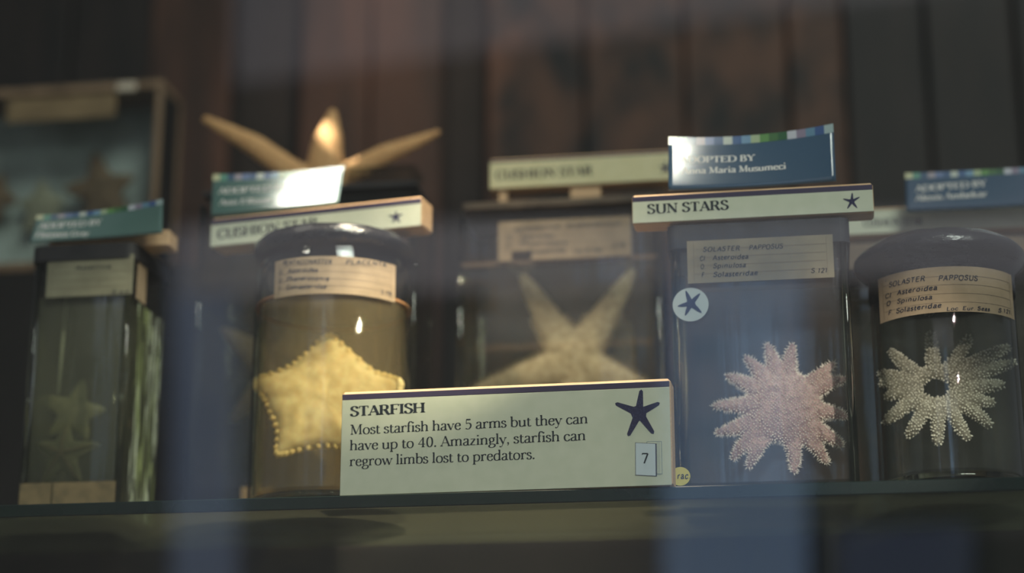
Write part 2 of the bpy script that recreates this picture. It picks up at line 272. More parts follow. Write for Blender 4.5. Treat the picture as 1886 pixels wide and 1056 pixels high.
# ---------------------------------------------------------------- lettering
# skeletons: kind L straight / C curved, points, pen ('a' by direction, 'k' thick, 't' thin); serifs (x, y, half length, side)
c_bowl = [(.12,.31),(.2,.57),(.36,.64),(.52,.55),(.58,.31),(.5,.07),(.34,-.01),(.19,.07),(.12,.31)]
GL = {
'A': (.74, [('L',[(.07,0),(.36,1)],'t'),('L',[(.35,1),(.66,0)],'k'),('L',[(.17,.34),(.55,.34)],'t')], [(.07,0,.1,1),(.66,0,.13,1)]),
'B': (.68, [('L',[(.15,0),(.15,1)],'k'),('C',[(.15,.98),(.38,.98),(.5,.77),(.38,.54),(.15,.53)],'a'),('C',[(.15,.53),(.42,.53),(.58,.28),(.42,.02),(.15,.02)],'a')], [(.1,0,.08,1),(.1,1,.08,-1)]),
'C': (.76, [('C',[(.66,.76),(.58,.92),(.42,1),(.22,.9),(.1,.5),(.22,.1),(.43,0),(.6,.08),(.69,.26)],'a')], [('v',.665,.84,.13)]),
'D': (.84, [('L',[(.15,0),(.15,1)],'k'),('C',[(.15,.98),(.42,.98),(.68,.82),(.75,.5),(.68,.18),(.42,.02),(.15,.02)],'a')], [(.1,0,.08,1),(.1,1,.08,-1)]),
'E': (.68, [('L',[(.15,0),(.15,1)],'k'),('L',[(.12,.98),(.58,.98)],'t'),('L',[(.15,.52),(.46,.52)],'t'),('L',[(.12,.02),(.6,.02)],'t')], [('v',.585,.9,.1),('v',.46,.52,.09),('v',.61,.1,.1),(.12,0,.08,1),(.12,1,.08,-1)]),
'F': (.63, [('L',[(.15,0),(.15,1)],'k'),('L',[(.12,.98),(.57,.98)],'t'),('L',[(.15,.5),(.45,.5)],'t')], [('v',.575,.9,.1),('v',.45,.5,.09),(.15,0,.13,1),(.12,1,.08,-1)]),
'G': (.82, [('C',[(.66,.76),(.58,.92),(.42,1),(.22,.9),(.1,.5),(.22,.1),(.43,0),(.6,.05),(.68,.12)],'a'),('L',[(.68,.05),(.68,.42)],'k')], [('v',.665,.84,.13),(.66,.42,.13,-1)]),
'H': (.84, [('L',[(.16,0),(.16,1)],'k'),('L',[(.68,0),(.68,1)],'k'),('L',[(.16,.52),(.68,.52)],'t')], [(.16,0,.13,1),(.16,1,.13,-1),(.68,0,.13,1),(.68,1,.13,-1)]),
'I': (.38, [('L',[(.19,0),(.19,1)],'k')], [(.19,0,.13,1),(.19,1,.13,-1)]),
'L': (.64, [('L',[(.15,0),(.15,1)],'k'),('L',[(.12,.02),(.58,.02)],'t')], [('v',.59,.12,.12),(.12,0,.08,1),(.15,1,.13,-1)]),
'M': (1.0, [('L',[(.16,0),(.18,1)],'t'),('L',[(.18,1),(.48,.05)],'k'),('L',[(.48,.05),(.8,1)],'t'),('L',[(.83,0),(.81,1)],'k')], [(.16,0,.11,1),(.13,1,.09,-1),(.83,0,.13,1),(.86,1,.09,-1)]),
'N': (.84, [('L',[(.15,0),(.15,1)],'t'),('L',[(.15,.98),(.69,.03)],'k'),('L',[(.69,0),(.69,1)],'t')], [(.15,0,.11,1),(.12,1,.1,-1),(.69,1,.12,-1)]),
'O': (.84, [('C',[(.42,1),(.2,.9),(.1,.5),(.2,.1),(.42,0),(.64,.1),(.74,.5),(.64,.9),(.42,1)],'a')], []),
'P': (.66, [('L',[(.15,0),(.15,1)],'k'),('C',[(.15,.98),(.4,.98),(.56,.87),(.56,.6),(.4,.48),(.15,.47)],'a')], [(.15,0,.13,1),(.1,1,.08,-1)]),
'R': (.76, [('L',[(.15,0),(.15,1)],'k'),('C',[(.15,.98),(.4,.98),(.54,.87),(.54,.62),(.4,.52),(.15,.51)],'a'),('C',[(.36,.5),(.48,.38),(.58,.1),(.72,.01)],'k')], [(.15,0,.13,1),(.1,1,.08,-1)]),
'S': (.6, [('C',[(.49,.8),(.42,.94),(.27,1),(.12,.88),(.13,.68),(.3,.54),(.46,.42),(.52,.24),(.42,.05),(.26,0),(.12,.08),(.07,.24)],'a')], [('v',.5,.85,.11),('v',.075,.15,.12)]),
'T': (.7, [('L',[(.35,0),(.35,1)],'k'),('L',[(.06,.98),(.64,.98)],'t')], [(.35,0,.13,1),('v',.06,.88,.11),('v',.64,.88,.11)]),
'U': (.82, [('C',[(.16,1),(.16,.6),(.17,.25),(.28,.04),(.44,0),(.6,.05),(.68,.25),(.68,.6),(.68,1)],'a')], [(.16,1,.13,-1),(.68,1,.11,-1)]),
'V': (.74, [('L',[(.08,1),(.37,0)],'k'),('L',[(.37,0),(.66,1)],'t')], [(.08,1,.13,-1),(.66,1,.1,-1)]),
'X': (.74, [('L',[(.1,1),(.62,0)],'k'),('L',[(.1,0),(.62,1)],'t')], [(.1,1,.12,-1),(.62,1,.1,-1),(.1,0,.1,1),(.64,0,.12,1)]),
'Y': (.72, [('L',[(.08,1),(.36,.47)],'k'),('L',[(.36,.47),(.64,1)],'t'),('L',[(.36,0),(.36,.5)],'k')], [(.08,1,.13,-1),(.64,1,.1,-1),(.36,0,.13,1)]),
'Z': (.66, [('L',[(.1,.98),(.58,.98)],'t'),('L',[(.56,.98),(.08,.02)],'k'),('L',[(.08,.02),(.6,.02)],'t')], []),
'a': (.56, [('C',[(.12,.5),(.17,.61),(.28,.65),(.39,.59),(.41,.45),(.41,.12),(.46,.01),(.54,.04)],'a'),('C',[(.41,.37),(.24,.31),(.1,.2),(.12,.04),(.24,-.01),(.36,.05),(.41,.14)],'a')], []),
'b': (.62, [('L',[(.13,.03),(.13,1.03)],'k'),('C',[(.13,.5),(.24,.62),(.38,.63),(.5,.52),(.54,.32),(.48,.08),(.32,-.01),(.13,.07)],'a')], [(.09,1.03,.06,-1)]),
'c': (.52, [('C',[(.46,.48),(.4,.6),(.28,.64),(.14,.54),(.09,.31),(.15,.08),(.28,-.01),(.4,.03),(.48,.15)],'a')], []),
'd': (.64, [('L',[(.5,0),(.5,1.03)],'k'),('C',[(.5,.53),(.38,.64),(.24,.63),(.12,.5),(.09,.3),(.14,.08),(.28,-.01),(.42,.04),(.5,.14)],'a')], [(.46,1.03,.06,-1),(.54,0,.05,1)]),
'e': (.54, [('C',[(.09,.36),(.46,.37)],'t'),('C',[(.46,.37),(.42,.57),(.29,.64),(.15,.55),(.09,.31),(.15,.08),(.3,-.01),(.41,.04),(.48,.15)],'a')], []),
'f': (.36, [('C',[(.15,0),(.15,.5),(.16,.85),(.25,1.02),(.36,1.01),(.4,.93)],'a'),('L',[(.03,.61),(.31,.61)],'t')], [(.15,0,.12,1)]),
'g': (.56, [('C',[(.27,.64),(.14,.57),(.11,.42),(.16,.28),(.27,.23),(.38,.29),(.42,.43),(.38,.57),(.27,.64)],'a'),('C',[(.2,.24),(.13,.12),(.2,.04),(.38,.02),(.5,-.06),(.5,-.2),(.38,-.31),(.2,-.32),(.08,-.24),(.08,-.12),(.2,-.02)],'a'),('C',[(.38,.58),(.44,.63),(.53,.61)],'t')], []),
'h': (.64, [('L',[(.14,0),(.14,1.03)],'k'),('C',[(.14,.48),(.25,.61),(.38,.64),(.48,.55),(.5,.4),(.5,0)],'a')], [(.14,0,.11,1),(.1,1.03,.06,-1),(.5,0,.11,1)]),
'i': (.32, [('L',[(.16,0),(.16,.62)],'k'),('D',[(.15,.9)],.075)], [(.16,0,.12,1),(.12,.62,.06,-1)]),
'k': (.62, [('L',[(.14,0),(.14,1.03)],'k'),('L',[(.14,.25),(.46,.6)],'t'),('L',[(.24,.36),(.52,0)],'k')], [(.14,0,.11,1),(.1,1.03,.06,-1),(.46,.61,.1,-1),(.53,0,.1,1)]),
'l': (.31, [('L',[(.155,0),(.155,1.03)],'k')], [(.155,0,.12,1),(.11,1.03,.06,-1)]),
'm': (.97, [('L',[(.14,0),(.14,.62)],'k'),('C',[(.14,.48),(.25,.61),(.37,.64),(.46,.56),(.48,.4),(.48,0)],'a'),('C',[(.48,.48),(.59,.61),(.71,.64),(.8,.56),(.82,.4),(.82,0)],'a')], [(.14,0,.11,1),(.1,.62,.06,-1),(.48,0,.11,1),(.82,0,.11,1)]),
'n': (.65, [('L',[(.14,0),(.14,.62)],'k'),('C',[(.14,.48),(.25,.61),(.38,.64),(.48,.56),(.5,.4),(.5,0)],'a')], [(.14,0,.11,1),(.1,.62,.06,-1),(.5,0,.11,1)]),
'o': (.62, [('C',[(.31,.64),(.15,.55),(.09,.31),(.15,.08),(.31,-.01),(.47,.08),(.53,.31),(.47,.55),(.31,.64)],'a')], []),
'p': (.63, [('L',[(.13,-.33),(.13,.62)],'k'),('C',[(.13,.5),(.24,.62),(.38,.63),(.5,.52),(.54,.32),(.48,.08),(.32,-.01),(.13,.07)],'a')], [(.13,-.33,.12,1),(.09,.62,.06,-1)]),
'r': (.48, [('L',[(.14,0),(.14,.62)],'k'),('C',[(.14,.44),(.22,.58),(.34,.64),(.42,.6)],'a'),('D',[(.4,.56)],.06)], [(.14,0,.12,1),(.1,.62,.06,-1)]),
's': (.44, [('C',[(.34,.5),(.3,.6),(.2,.64),(.09,.57),(.1,.43),(.22,.34),(.34,.26),(.37,.13),(.29,.01),(.18,-.01),(.09,.04),(.06,.15)],'a')], [('v',.345,.54,.06),('v',.06,.08,.07)]),
't': (.38, [('C',[(.15,.8),(.15,.5),(.15,.15),(.2,.01),(.29,0),(.36,.06)],'a'),('L',[(.03,.61),(.33,.61)],'t')], []),
'u': (.65, [('C',[(.13,.62),(.13,.3),(.14,.1),(.24,0),(.36,.02),(.5,.15)],'a'),('L',[(.5,0),(.5,.62)],'k')], [(.09,.62,.06,-1),(.46,.62,.06,-1),(.54,0,.05,1)]),
'v': (.56, [('L',[(.08,.62),(.29,0)],'k'),('L',[(.29,0),(.48,.62)],'t')], [(.08,.62,.1,-1),(.48,.62,.09,-1)]),
'w': (.84, [('L',[(.08,.62),(.26,0)],'k'),('L',[(.26,0),(.43,.62)],'t'),('L',[(.41,.62),(.6,0)],'k'),('L',[(.6,0),(.77,.62)],'t')], [(.08,.62,.1,-1),(.41,.62,.08,-1),(.77,.62,.08,-1)]),
'x': (.58, [('L',[(.1,.62),(.48,0)],'k'),('L',[(.09,0),(.47,.62)],'t')], [(.1,.62,.09,-1),(.47,.62,.09,-1),(.09,0,.09,1),(.49,0,.09,1)]),
'y': (.56, [('L',[(.08,.62),(.3,.02)],'k'),('C',[(.48,.62),(.3,.02),(.2,-.25),(.1,-.32),(.04,-.28)],'t'),('D',[(.07,-.27)],.05)], [(.08,.62,.1,-1),(.48,.62,.09,-1)]),
'z': (.5, [('L',[(.08,.6),(.43,.6)],'t'),('L',[(.41,.6),(.08,.02)],'k'),('L',[(.07,.02),(.45,.02)],'t')], []),
'0': (.62, [('C',[(.31,.98),(.16,.84),(.11,.49),(.16,.14),(.31,0),(.46,.14),(.51,.49),(.46,.84),(.31,.98)],'a')], []),
'1': (.5, [('L',[(.27,0),(.27,.98)],'k'),('L',[(.12,.84),(.27,.97)],'t')], [(.27,0,.12,1)]),
'2': (.58, [('C',[(.1,.75),(.18,.93),(.33,.97),(.46,.84),(.45,.62),(.28,.3),(.09,.03)],'a'),('L',[(.09,.04),(.52,.04)],'k')], []),
'4': (.64, [('L',[(.42,0),(.42,.97)],'k'),('L',[(.42,.95),(.07,.3)],'t'),('L',[(.05,.3),(.58,.3)],'t')], [(.42,0,.12,1)]),
'5': (.56, [('L',[(.14,.94),(.46,.94)],'k'),('L',[(.14,.95),(.13,.55)],'t'),('C',[(.13,.54),(.28,.6),(.43,.52),(.48,.3),(.38,.06),(.22,0),(.09,.08)],'a')], []),
'6': (.6, [('C',[(.45,.93),(.25,.8),(.12,.45),(.17,.1),(.31,0),(.46,.1),(.48,.35),(.36,.52),(.2,.48),(.13,.35)],'a')], []),
'7': (.54, [('L',[(.06,.93),(.49,.93)],'k'),('L',[(.49,.93),(.22,0)],'k'),('L',[(.06,.95),(.05,.8)],'t')], []),
'.': (.28, [('D',[(.13,.05)],.08)], []),
',': (.28, [('D',[(.13,.05)],.075),('C',[(.18,.05),(.17,-.08),(.08,-.18)],'t')], []),
}
def catmull(p, n=5):
    if len(p) < 3: return p
    closed = p[0] == p[-1]; q = []; m = len(p)
    for i in range(m-1):
        p0 = p[i-1] if i else (p[-2] if closed else p[0]); p1, p2 = p[i], p[i+1]
        p3 = p[i+2] if i+2 < m else (p[1] if closed else p[-1])
        for k in range(n):
            t = k/n
            q.append(tuple(.5*((2*p1[j])+(-p0[j]+p2[j])*t+(2*p0[j]-5*p1[j]+4*p2[j]-p3[j])*t*t+(-p0[j]+3*p1[j]-3*p2[j]+p3[j])*t**3) for j in (0, 1)))
    q.append(p[-1]); return q
def text_flat(txt, bold=0, hand=False, track=0.0):
    """returns (verts2d, faces, width) with cap height 1"""
    rnd = random.Random(len(txt)*31+ord(txt[0]))
    thick, thin, ser = (.125, .052, .048) if not bold else (.19, .075, .06)
    if hand: thick = thin = .155
    V, Fc, x = [], [], 0.0
    def poly(pts): n = len(V); V.extend(pts); Fc.append(list(range(n, n+len(pts))))
    for ch in txt:
        if ch == ' ': x += .30+track; continue
        adv, strokes, serifs = GL[ch]
        dy = rnd.uniform(-.04, .04) if hand else 0; sl = .14+rnd.uniform(-.05, .05) if hand else 0
        P = lambda a, b: (x+a*(1+bold*.06)+sl*b, b+dy)
        for st in strokes:
            if st[0] == 'D':
                r = st[2]*(1.25 if bold else 1)*(.7 if hand else 1); cx, cy = st[1][0]
                poly([P(cx+r*math.cos(k*math.pi/5), cy+r*math.sin(k*math.pi/5)) for k in range(10)]); continue
            pts = catmull(st[1]) if st[0] == 'C' else st[1]; L, Rr = [], []
            for i, p in enumerate(pts):
                a, b = pts[max(i-1, 0)], pts[min(i+1, len(pts)-1)]
                if st[1][0] == st[1][-1] and i in (0, len(pts)-1): a, b = pts[-2], pts[1]
                dx, dyy = b[0]-a[0], b[1]-a[1]; l = math.hypot(dx, dyy) or 1; dx /= l; dyy /= l
                w = thick if st[2] == 'k' else thin if st[2] == 't' else thin+(thick-thin)*abs(dyy)**1.5
                w /= 2; L.append(P(p[0]-dyy*w, p[1]+dx*w)); Rr.append(P(p[0]+dyy*w, p[1]-dx*w))
            n = len(V); k = len(L); V.extend(L+Rr)
            for i in range(k-1): Fc.append([n+i, n+i+1, n+k+i+1, n+k+i])
        if not hand:
            for sf in serifs:
                if sf[0] == 'v':
                    _, a, b, l = sf; w = ser*.6
                    poly([P(a-w, b-l), P(a+w, b-l), P(a+w, b+l), P(a-w, b+l)])
                else:
                    a, b, l, s = sf; l *= 1+.25*bold
                    poly([P(a-l, b), P(a+l, b), P(a+l, b+s*ser*.8), P(a+thick*.45, b+s*ser*2.0), P(a-thick*.45, b+s*ser*2.0), P(a-l, b+s*ser*.8)])
        x += adv*(1+bold*.06)+track+(.06 if hand else 0)
    return V, Fc, x
def text_map(mb, txt, fn, p0, p1, cap, bold=0, hand=False, mi=0, track=0.0):
    """p0,p1: start and end of the baseline in the surface's own (u,v) metres; fn maps (u,v) to 3D"""
    V, Fc, w = text_flat(txt, bold, hand, track)
    ux, uy = p1[0]-p0[0], p1[1]-p0[1]; L = math.hypot(ux, uy); sx = L/w; ux /= L; uy /= L
    mb.add([fn(p0[0]+ux*a*sx-uy*b*cap, p0[1]+uy*a*sx+ux*b*cap) for a, b in V], Fc, mi)

# ---------------------------------------------------------------- flat surface frame addressed in photo pixels
class Face:
    """a plane in space: origin P, unit U (right), V (up), N (towards the viewer)"""
    def __init__(s, bl, Y, turn=0.0, lean=0.0):
        s.P = at(*bl, Y); t = math.radians(turn); l = math.radians(lean)
        s.U = Vector((math.cos(t), -math.sin(t), 0)); s.N0 = Vector((-math.sin(t), -math.cos(t), 0))
        s.V = Vector((0, 0, 1))*math.cos(l)-s.N0*math.sin(l); s.N = s.U.cross(s.V)
    def uv(s, px, py):
        q = on_plane(px, py, s.P, s.N)-s.P; return q.dot(s.U), q.dot(s.V)
    def p(s, u, v, n=0): return s.P+s.U*u+s.V*v+s.N*n
    def k(s): return (CAM-s.P).length/F      # metres per pixel here
def emblem(mb, fn, c, tips, wb, wt=.35, mi=0):
    """five armed star print; wb half width at the base, wt relative half width at the tip"""
    n = len(tips); tips = sorted(tips, key=lambda t: -math.atan2(t[1]-c[1], t[0]-c[0])); pts = []
    for i, t in enumerate(tips):
        dx, dy = t[0]-c[0], t[1]-c[1]; L = math.hypot(dx, dy); dx /= L; dy /= L
        for f, w in ((.28, 1.0), (.65, .72), (.93, wt)): pts.append((c[0]+dx*L*f-dy*wb*w, c[1]+dy*L*f+dx*wb*w))
        pts.append(t)
        for f, w in ((.93, wt), (.65, .72), (.28, 1.0)): pts.append((c[0]+dx*L*f+dy*wb*w, c[1]+dy*L*f-dx*wb*w))
    m = len(pts); V = [fn(*c)]+[fn(*q) for q in pts]
    mb.add(V, [(0, i+1, (i+1) % m+1) for i in range(m)], mi)
def star5(c, r, rot=0): return [(c[0]+r*math.cos(math.radians(90+rot+72*k)), c[1]+r*math.sin(math.radians(90+rot+72*k))) for k in range(5)]

def sign(label, bl, tl_y, br, Y, thick, turn, texts, emb, board=BOARD, stripe=.2, lean=0, name='name_sign', group=None, bold=.35):
    fc = Face(bl, Y, turn, lean); w = fc.uv(*br)[0]; h = fc.uv(bl[0]+2, tl_y)[1]
    T = Thing(name, label, 'sign', fc.P+fc.U*w/2-fc.N*thick/2, group)
    mb = MB(); mb.box(fc.p(0, 0, -.0006), fc.U*w, fc.V*h, -fc.N*thick, bev=.0015); T.part('board', mb, MDF, label='bare fibreboard block with brown cut edges')
    mb = MB(); mb.box(fc.p(.0004, .0004, -.0004), fc.U*(w-.0008), fc.V*(h*(1-stripe)), fc.N*.0005, bev=.0002); f = T.part('face_sheet', mb, board, label='pale cream-green printed face')
    mb = MB(); mb.box(fc.p(.0004, h*(1-stripe)+.0002, -.0004), fc.U*(w-.0008), fc.V*(h*stripe-.0017), fc.N*.0005, bev=.0002); T.part('top_stripe', mb, STRIPE, label='dark purple stripe along the top')
    mb = MB(); fn = lambda u, v: fc.p(u, v, .00022)
    for txt, a, b, cap, bd in texts: text_map(mb, txt, fn, fc.uv(*a), fc.uv(*b), cap*fc.k(), bold=bd)
    T.part('lettering', mb, INK)
    if emb:
        mb = MB(); c, tips, wb = emb
        emblem(mb, fn, fc.uv(*c), [fc.uv(*t) for t in tips], wb*fc.k()); T.part('starfish_print', mb, NAVY, label='dark blue printed starfish silhouette')
    return T, fc, w, h

TAGCOL = [(186,184,150),(92,140,124),(60,84,112),(150,140,150),(96,112,150),(60,86,124),(176,180,172),(58,88,132),(104,136,164),(150,164,132),(86,128,72),(62,98,60),(44,84,56),(176,176,186),(128,116,136),(92,124,148),(60,84,130),(150,166,168)]
tag_mats = [mat('tag_square', S(c), rough=.2, spec=.7, coat=.3) for c in TAGCOL]
def adoption_tag(label, bl, tl, br, Y, turn, lean, texts, base, bow, twist=0.0, n=18, shift=0, sag=0.0, wfix=None):
    fc = Face(bl, Y, turn, lean); w = wfix or fc.uv(*br)[0]; h = fc.uv(*tl)[1]; u0 = fc.uv(*tl)[0]
    def fn(u, v, d=0.0):
        s = u/w; t = v/h
        q = fc.p(u+u0*t*(1-s), v-sag*4*s*(1-s)*t, 0)
        q += -fc.N*(bow*4*s*(1-s)*(.4+.6*t)+twist*(s-.5)*t)+fc.N*d
        return q
    T = Thing('adoption_tag', label, 'tag', fn(w/2, 0), None); NU, NV = 36, 10
    mb = MB(); vs = []
    for d in (0, -.0005):
        for j in range(NV+1):
            for i in range(NU+1): vs.append(fn(w*i/NU, h*j/NV, d))
    K = (NU+1)*(NV+1); fs = []
    for j in range(NV):
        for i in range(NU):
            a = j*(NU+1)+i; fs.append((a, a+1, a+NU+2, a+NU+1)); fs.append((a+K, a+NU+1+K, a+NU+2+K, a+1+K))
    for i in range(NU):
        fs.append((i, i+K, i+1+K, i+1)); a = NV*(NU+1)+i; fs.append((a, a+1, a+1+K, a+K))
    for j in range(NV):
        a = j*(NU+1); fs.append((a, a+NU+1, a+NU+1+K, a+K)); a += NU; fs.append((a, a+K, a+NU+1+K, a+NU+1))
    mb.add(vs, fs); T.part('card', mb, base, smooth=True)
    mb = MB(); 
    for k in range(n):
        for q in range(2):
            a, b = w*(k+q/2)/n, w*(k+(q+1)/2)/n
            mb.quad(fn(a, h*.845, .0001), fn(b, h*.845, .0001), fn(b, h*.998, .0001), fn(a, h*.998, .0001), (k+shift) % len(TAGCOL))
    T.part('colour_squares', mb, tag_mats, smooth=True, label='row of small blue, green and grey squares along the top')
    mb = MB()
    for txt, a, b, cap, bd in texts: text_map(mb, txt, lambda u, v: fn(u, v, .00015), fc.uv(*a), fc.uv(*b), cap*fc.k(), bold=bd)
    T.part('lettering', mb, WHITE); return T, fc, w, h, (lambda s, t: fn(w*s, h*t))

def tag_spot(pt, s, t, dist, radius, power, angle):
    """an added unseen spotlight, set at the mirror angle to put glare on a tag"""
    p = pt(s, t); n = (pt(s+.02, t)-pt(s-.02, t)).cross(pt(s, t+.02)-pt(s, t-.02)).normalized()
    v = (CAM-p).normalized(); spot('tag_glare_spot', p+(2*n*n.dot(v)-v)*dist, p, power, (1.0, .95, .84), angle, .5, radius)

def paper_label(T, fn, w, h, lines, m, ink=HINK, origin=(0, 0), ncols=20, corner=0, parent=None):
    """hand written label on surface fn(u,v,d); lines: (text,(u,v),(u,v),cap)"""
    mb = MB(); vs = []; fs = []; u0, v0 = origin
    for j in range(5):
        for i in range(ncols+1): vs.append(fn(u0+w*i/ncols, v0+h*j/4, .0002))
    for j in range(4):
        for i in range(ncols):
            if corner and j < 1 and corner[0] <= i < corner[1]: continue
            a = j*(ncols+1)+i; fs.append((a, a+1, a+ncols+2, a+ncols+1))
    mb.add(vs, fs); o = T.part('paper_label', mb, m, smooth=True, label='old handwritten paper label')
    rb = MB()
    for j in range(1, 5):
        v = v0+h*(j/5.2+.02)
        for i in range(ncols):
            a, b = u0+w*(.05+.9*i/ncols), u0+w*(.05+.9*(i+1)/ncols); t = .00012
            rb.quad(fn(a, v-t, .0003), fn(b, v-t, .0003), fn(b, v+t, .0003), fn(a, v+t, .0003))
    for uu in (.045, .955):
        for j in range(4):
            a = u0+w*uu; v1, v2 = v0+h*(.05+.9*j/4), v0+h*(.05+.9*(j+1)/4)
            rb.quad(fn(a-.00012, v1, .0003), fn(a+.00012, v1, .0003), fn(a+.00012, v2, .0003), fn(a-.00012, v2, .0003))
    T.part('ruled_lines', rb, RULE, parent=o)
    mb = MB()
    for txt, a, b, cap in lines: text_map(mb, txt, lambda u, v: fn(u, v, .0004), a, b, cap, hand=True)
    T.part('lettering', mb, ink, parent=o); return o

# ---------------------------------------------------------------- starfish
def bake_voxel(mb, voxel, name, m, origin, smooth_it=3, flat=None, disp=0, dscale=400):
    me = mb.mesh(name+'_raw', m, Vector((0, 0, 0))); o = bpy.data.objects.new(name+'_raw', me); COL.objects.link(o)
    r = o.modifiers.new('r', 'REMESH'); r.mode = 'VOXEL'; r.voxel_size = voxel; r.use_smooth_shade = True
    s = o.modifiers.new('s', 'SMOOTH'); s.iterations = smooth_it; s.factor = .5
    dg = bpy.context.evaluated_depsgraph_get(); dg.update()
    ev = bpy.data.meshes.new_from_object(o.evaluated_get(dg)); bpy.data.objects.remove(o)
    ev.name = name
    for v in ev.vertices:
        if disp: v.co += v.normal*disp*noise.noise(v.co*dscale)
        v.co -= origin
    ev.update()
    return ev
def arms_mesh(c, arms, disc, flat=.6):
    """c centre, arms = list of (list of 3D points, list of radii), disc radius"""
    mb = MB()
    for pts, rad in arms:
        P, R = [], []
        for i in range(len(pts)-1):
            for k in range(5):
                t = k/5; P.append(Vector(pts[i]).lerp(Vector(pts[i+1]), t)); R.append(rad[i]*(1-t)+rad[i+1]*t)
        P.append(Vector(pts[-1])); R.append(rad[-1])
        d = (P[-1]-P[-2]).normalized(); r = R[-1]
        P += [P[-1]+d*r*.5, P[-1]+d*r*.85]; R += [r*.8, r*.4]
        mb.tube(P, R, 12, flat=flat)
    if disc:
        vs, fs = [], []; n = 24; mseg = 12
        for j in range(mseg+1):
            a = math.pi*j/mseg
            for k in range(n):
                b = 2*math.pi*k/n; vs.append(c+Vector((disc*math.sin(a)*math.cos(b), disc*flat*.55*math.cos(a), disc*math.sin(a)*math.sin(b))))
        for j in range(mseg):
            for k in range(n): fs.append((j*n+k, j*n+(k+1) % n, (j+1)*n+(k+1) % n, (j+1)*n+k))
        mb.add(vs, fs)
    return mb
def spines_on(me, count, length, rad, rnd, facing=True, seg=4, blob=False, mind=0.0, jitter=.3, test=None):
    """small cones (or knobs) standing on a mesh's surface"""
    mb = MB(); vs = me.vertices; got = []; grid = {}
    tries = 0
    while len(got) < count and tries < count*12:
        tries += 1; v = vs[rnd.randrange(len(vs))]; n = v.normal
        if facing and n.y > .25: continue
        if test and not test(v): continue
        if mind:
            key = tuple(int(q/mind) for q in v.co); bad = False
            for dx in (-1, 0, 1):
                for dy in (-1, 0, 1):
                    for dz in (-1, 0, 1):
                        for q in grid.get((key[0]+dx, key[1]+dy, key[2]+dz), ()):
                            if (q-v.co).length < mind: bad = True
            if bad: continue
            grid.setdefault(key, []).append(v.co.copy())
        got.append(1)
        d = (n+Vector((rnd.uniform(-1, 1), rnd.uniform(-1, 1), rnd.uniform(-1, 1)))*jitter).normalized()
        a = d.orthogonal().normalized(); b = d.cross(a); L = length*rnd.uniform(.7, 1.2); R = rad*rnd.uniform(.8, 1.2)
        p = v.co-d*R*.3
        base = [p+(a*math.cos(2*math.pi*k/seg)+b*math.sin(2*math.pi*k/seg))*R for k in range(seg)]
        if blob:
            up = [p+d*L*.7+(a*math.cos(2*math.pi*k/seg)+b*math.sin(2*math.pi*k/seg))*R*.85 for k in range(seg)]
            top = p+d*L; mb.add(base+up+[top], [(k, (k+1) % seg, seg+(k+1) % seg, seg+k) for k in range(seg)]+[(seg+k, seg+(k+1) % seg, 2*seg) for k in range(seg)])
        else: mb.add(base+[p+d*L], [(k, (k+1) % seg, seg) for k in range(seg)])
    mb.org = Vector((0, 0, 0)); return mb

# ================================================================ THE SETTING
YW = .62
wall = MB(); a, b = at(-260, -150, YW+.03), at(2150, 1300, YW+.03)
wall.box((a.x-.1, YW+.03, -.5), (b.x-a.x+.2, 0, 0), (0, 0, 1.7), (0, .02, 0))
wall_o = single('wall_back', wall, BLACKW, kind='structure')
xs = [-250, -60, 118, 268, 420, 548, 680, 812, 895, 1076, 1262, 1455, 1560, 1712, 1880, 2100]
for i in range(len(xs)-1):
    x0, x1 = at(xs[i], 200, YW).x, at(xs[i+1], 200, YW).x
    dark = xs[i] in (420, 812); yy = YW+(.02 if dark else 0)+random.uniform(0, .004)  # the two gaps are set back, their shade put into black wood
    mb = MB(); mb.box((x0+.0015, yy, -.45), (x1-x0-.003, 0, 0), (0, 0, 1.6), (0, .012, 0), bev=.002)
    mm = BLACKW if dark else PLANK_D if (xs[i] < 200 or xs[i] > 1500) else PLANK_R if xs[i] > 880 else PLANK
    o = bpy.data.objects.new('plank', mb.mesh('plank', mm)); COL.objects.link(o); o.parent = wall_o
# hall side, behind the camera: wall with tall windows whose daylight mirrors in the cabinet glass
YP, YR = -.085, -3.3
YV = 2*YP-YR
def mirror_pt(px, py): q = at(px, py, YV); return Vector((q.x, YR, q.z))
WINS = [([(318, 1400), (432, 1400), (432, 430), (318, 430)], (.52, .64, .90), 1.05),
        ([(1222, 1400), (1492, 1400), (1478, 430), (1222, 430)], (.43, .61, .92), 1.4),
        ([(330, 545), (2000, 500), (2000, 385), (330, 420)], (.82, .80, .86), 1.0),
        ([(430, 150), (2000, -60), (2000, -400), (430, -400)], (.80, .76, .84), .66),
        ([(1545, 1400), (1790, 1400), (1790, 965), (1545, 975)], (.5, .62, .9), .5)]
for i, (cs, colr, stg) in enumerate(WINS):
    p = [mirror_pt(*c) for c in cs]; mb = MB(); mb.add(p+[q-Vector((0, .01, 0)) for q in p], [(0, 3, 2, 1), (4, 5, 6, 7), (0, 1, 5, 4), (1, 2, 6, 5), (2, 3, 7, 6), (3, 0, 4, 7)])
    o = single('window_%d' % (i+2), mb, emis('daylight_%d' % i, colr+(1,), stg), kind='structure')
mb = MB(); mb.box((-4, YR-.05, -1.2), (8, 0, 0), (0, 0, 4.2), (0, -.05, 0))
single('wall_hall', mb, mat('hall_wall', S((126, 128, 128)), rough=.9), kind='structure')
# front glass of the cabinet
mb = MB(); mb.box((-.75, YP, -.45), (1.5, 0, 0), (0, 0, 1.5), (0, .003, 0))
single('window_1', mb, PANE, kind='structure')
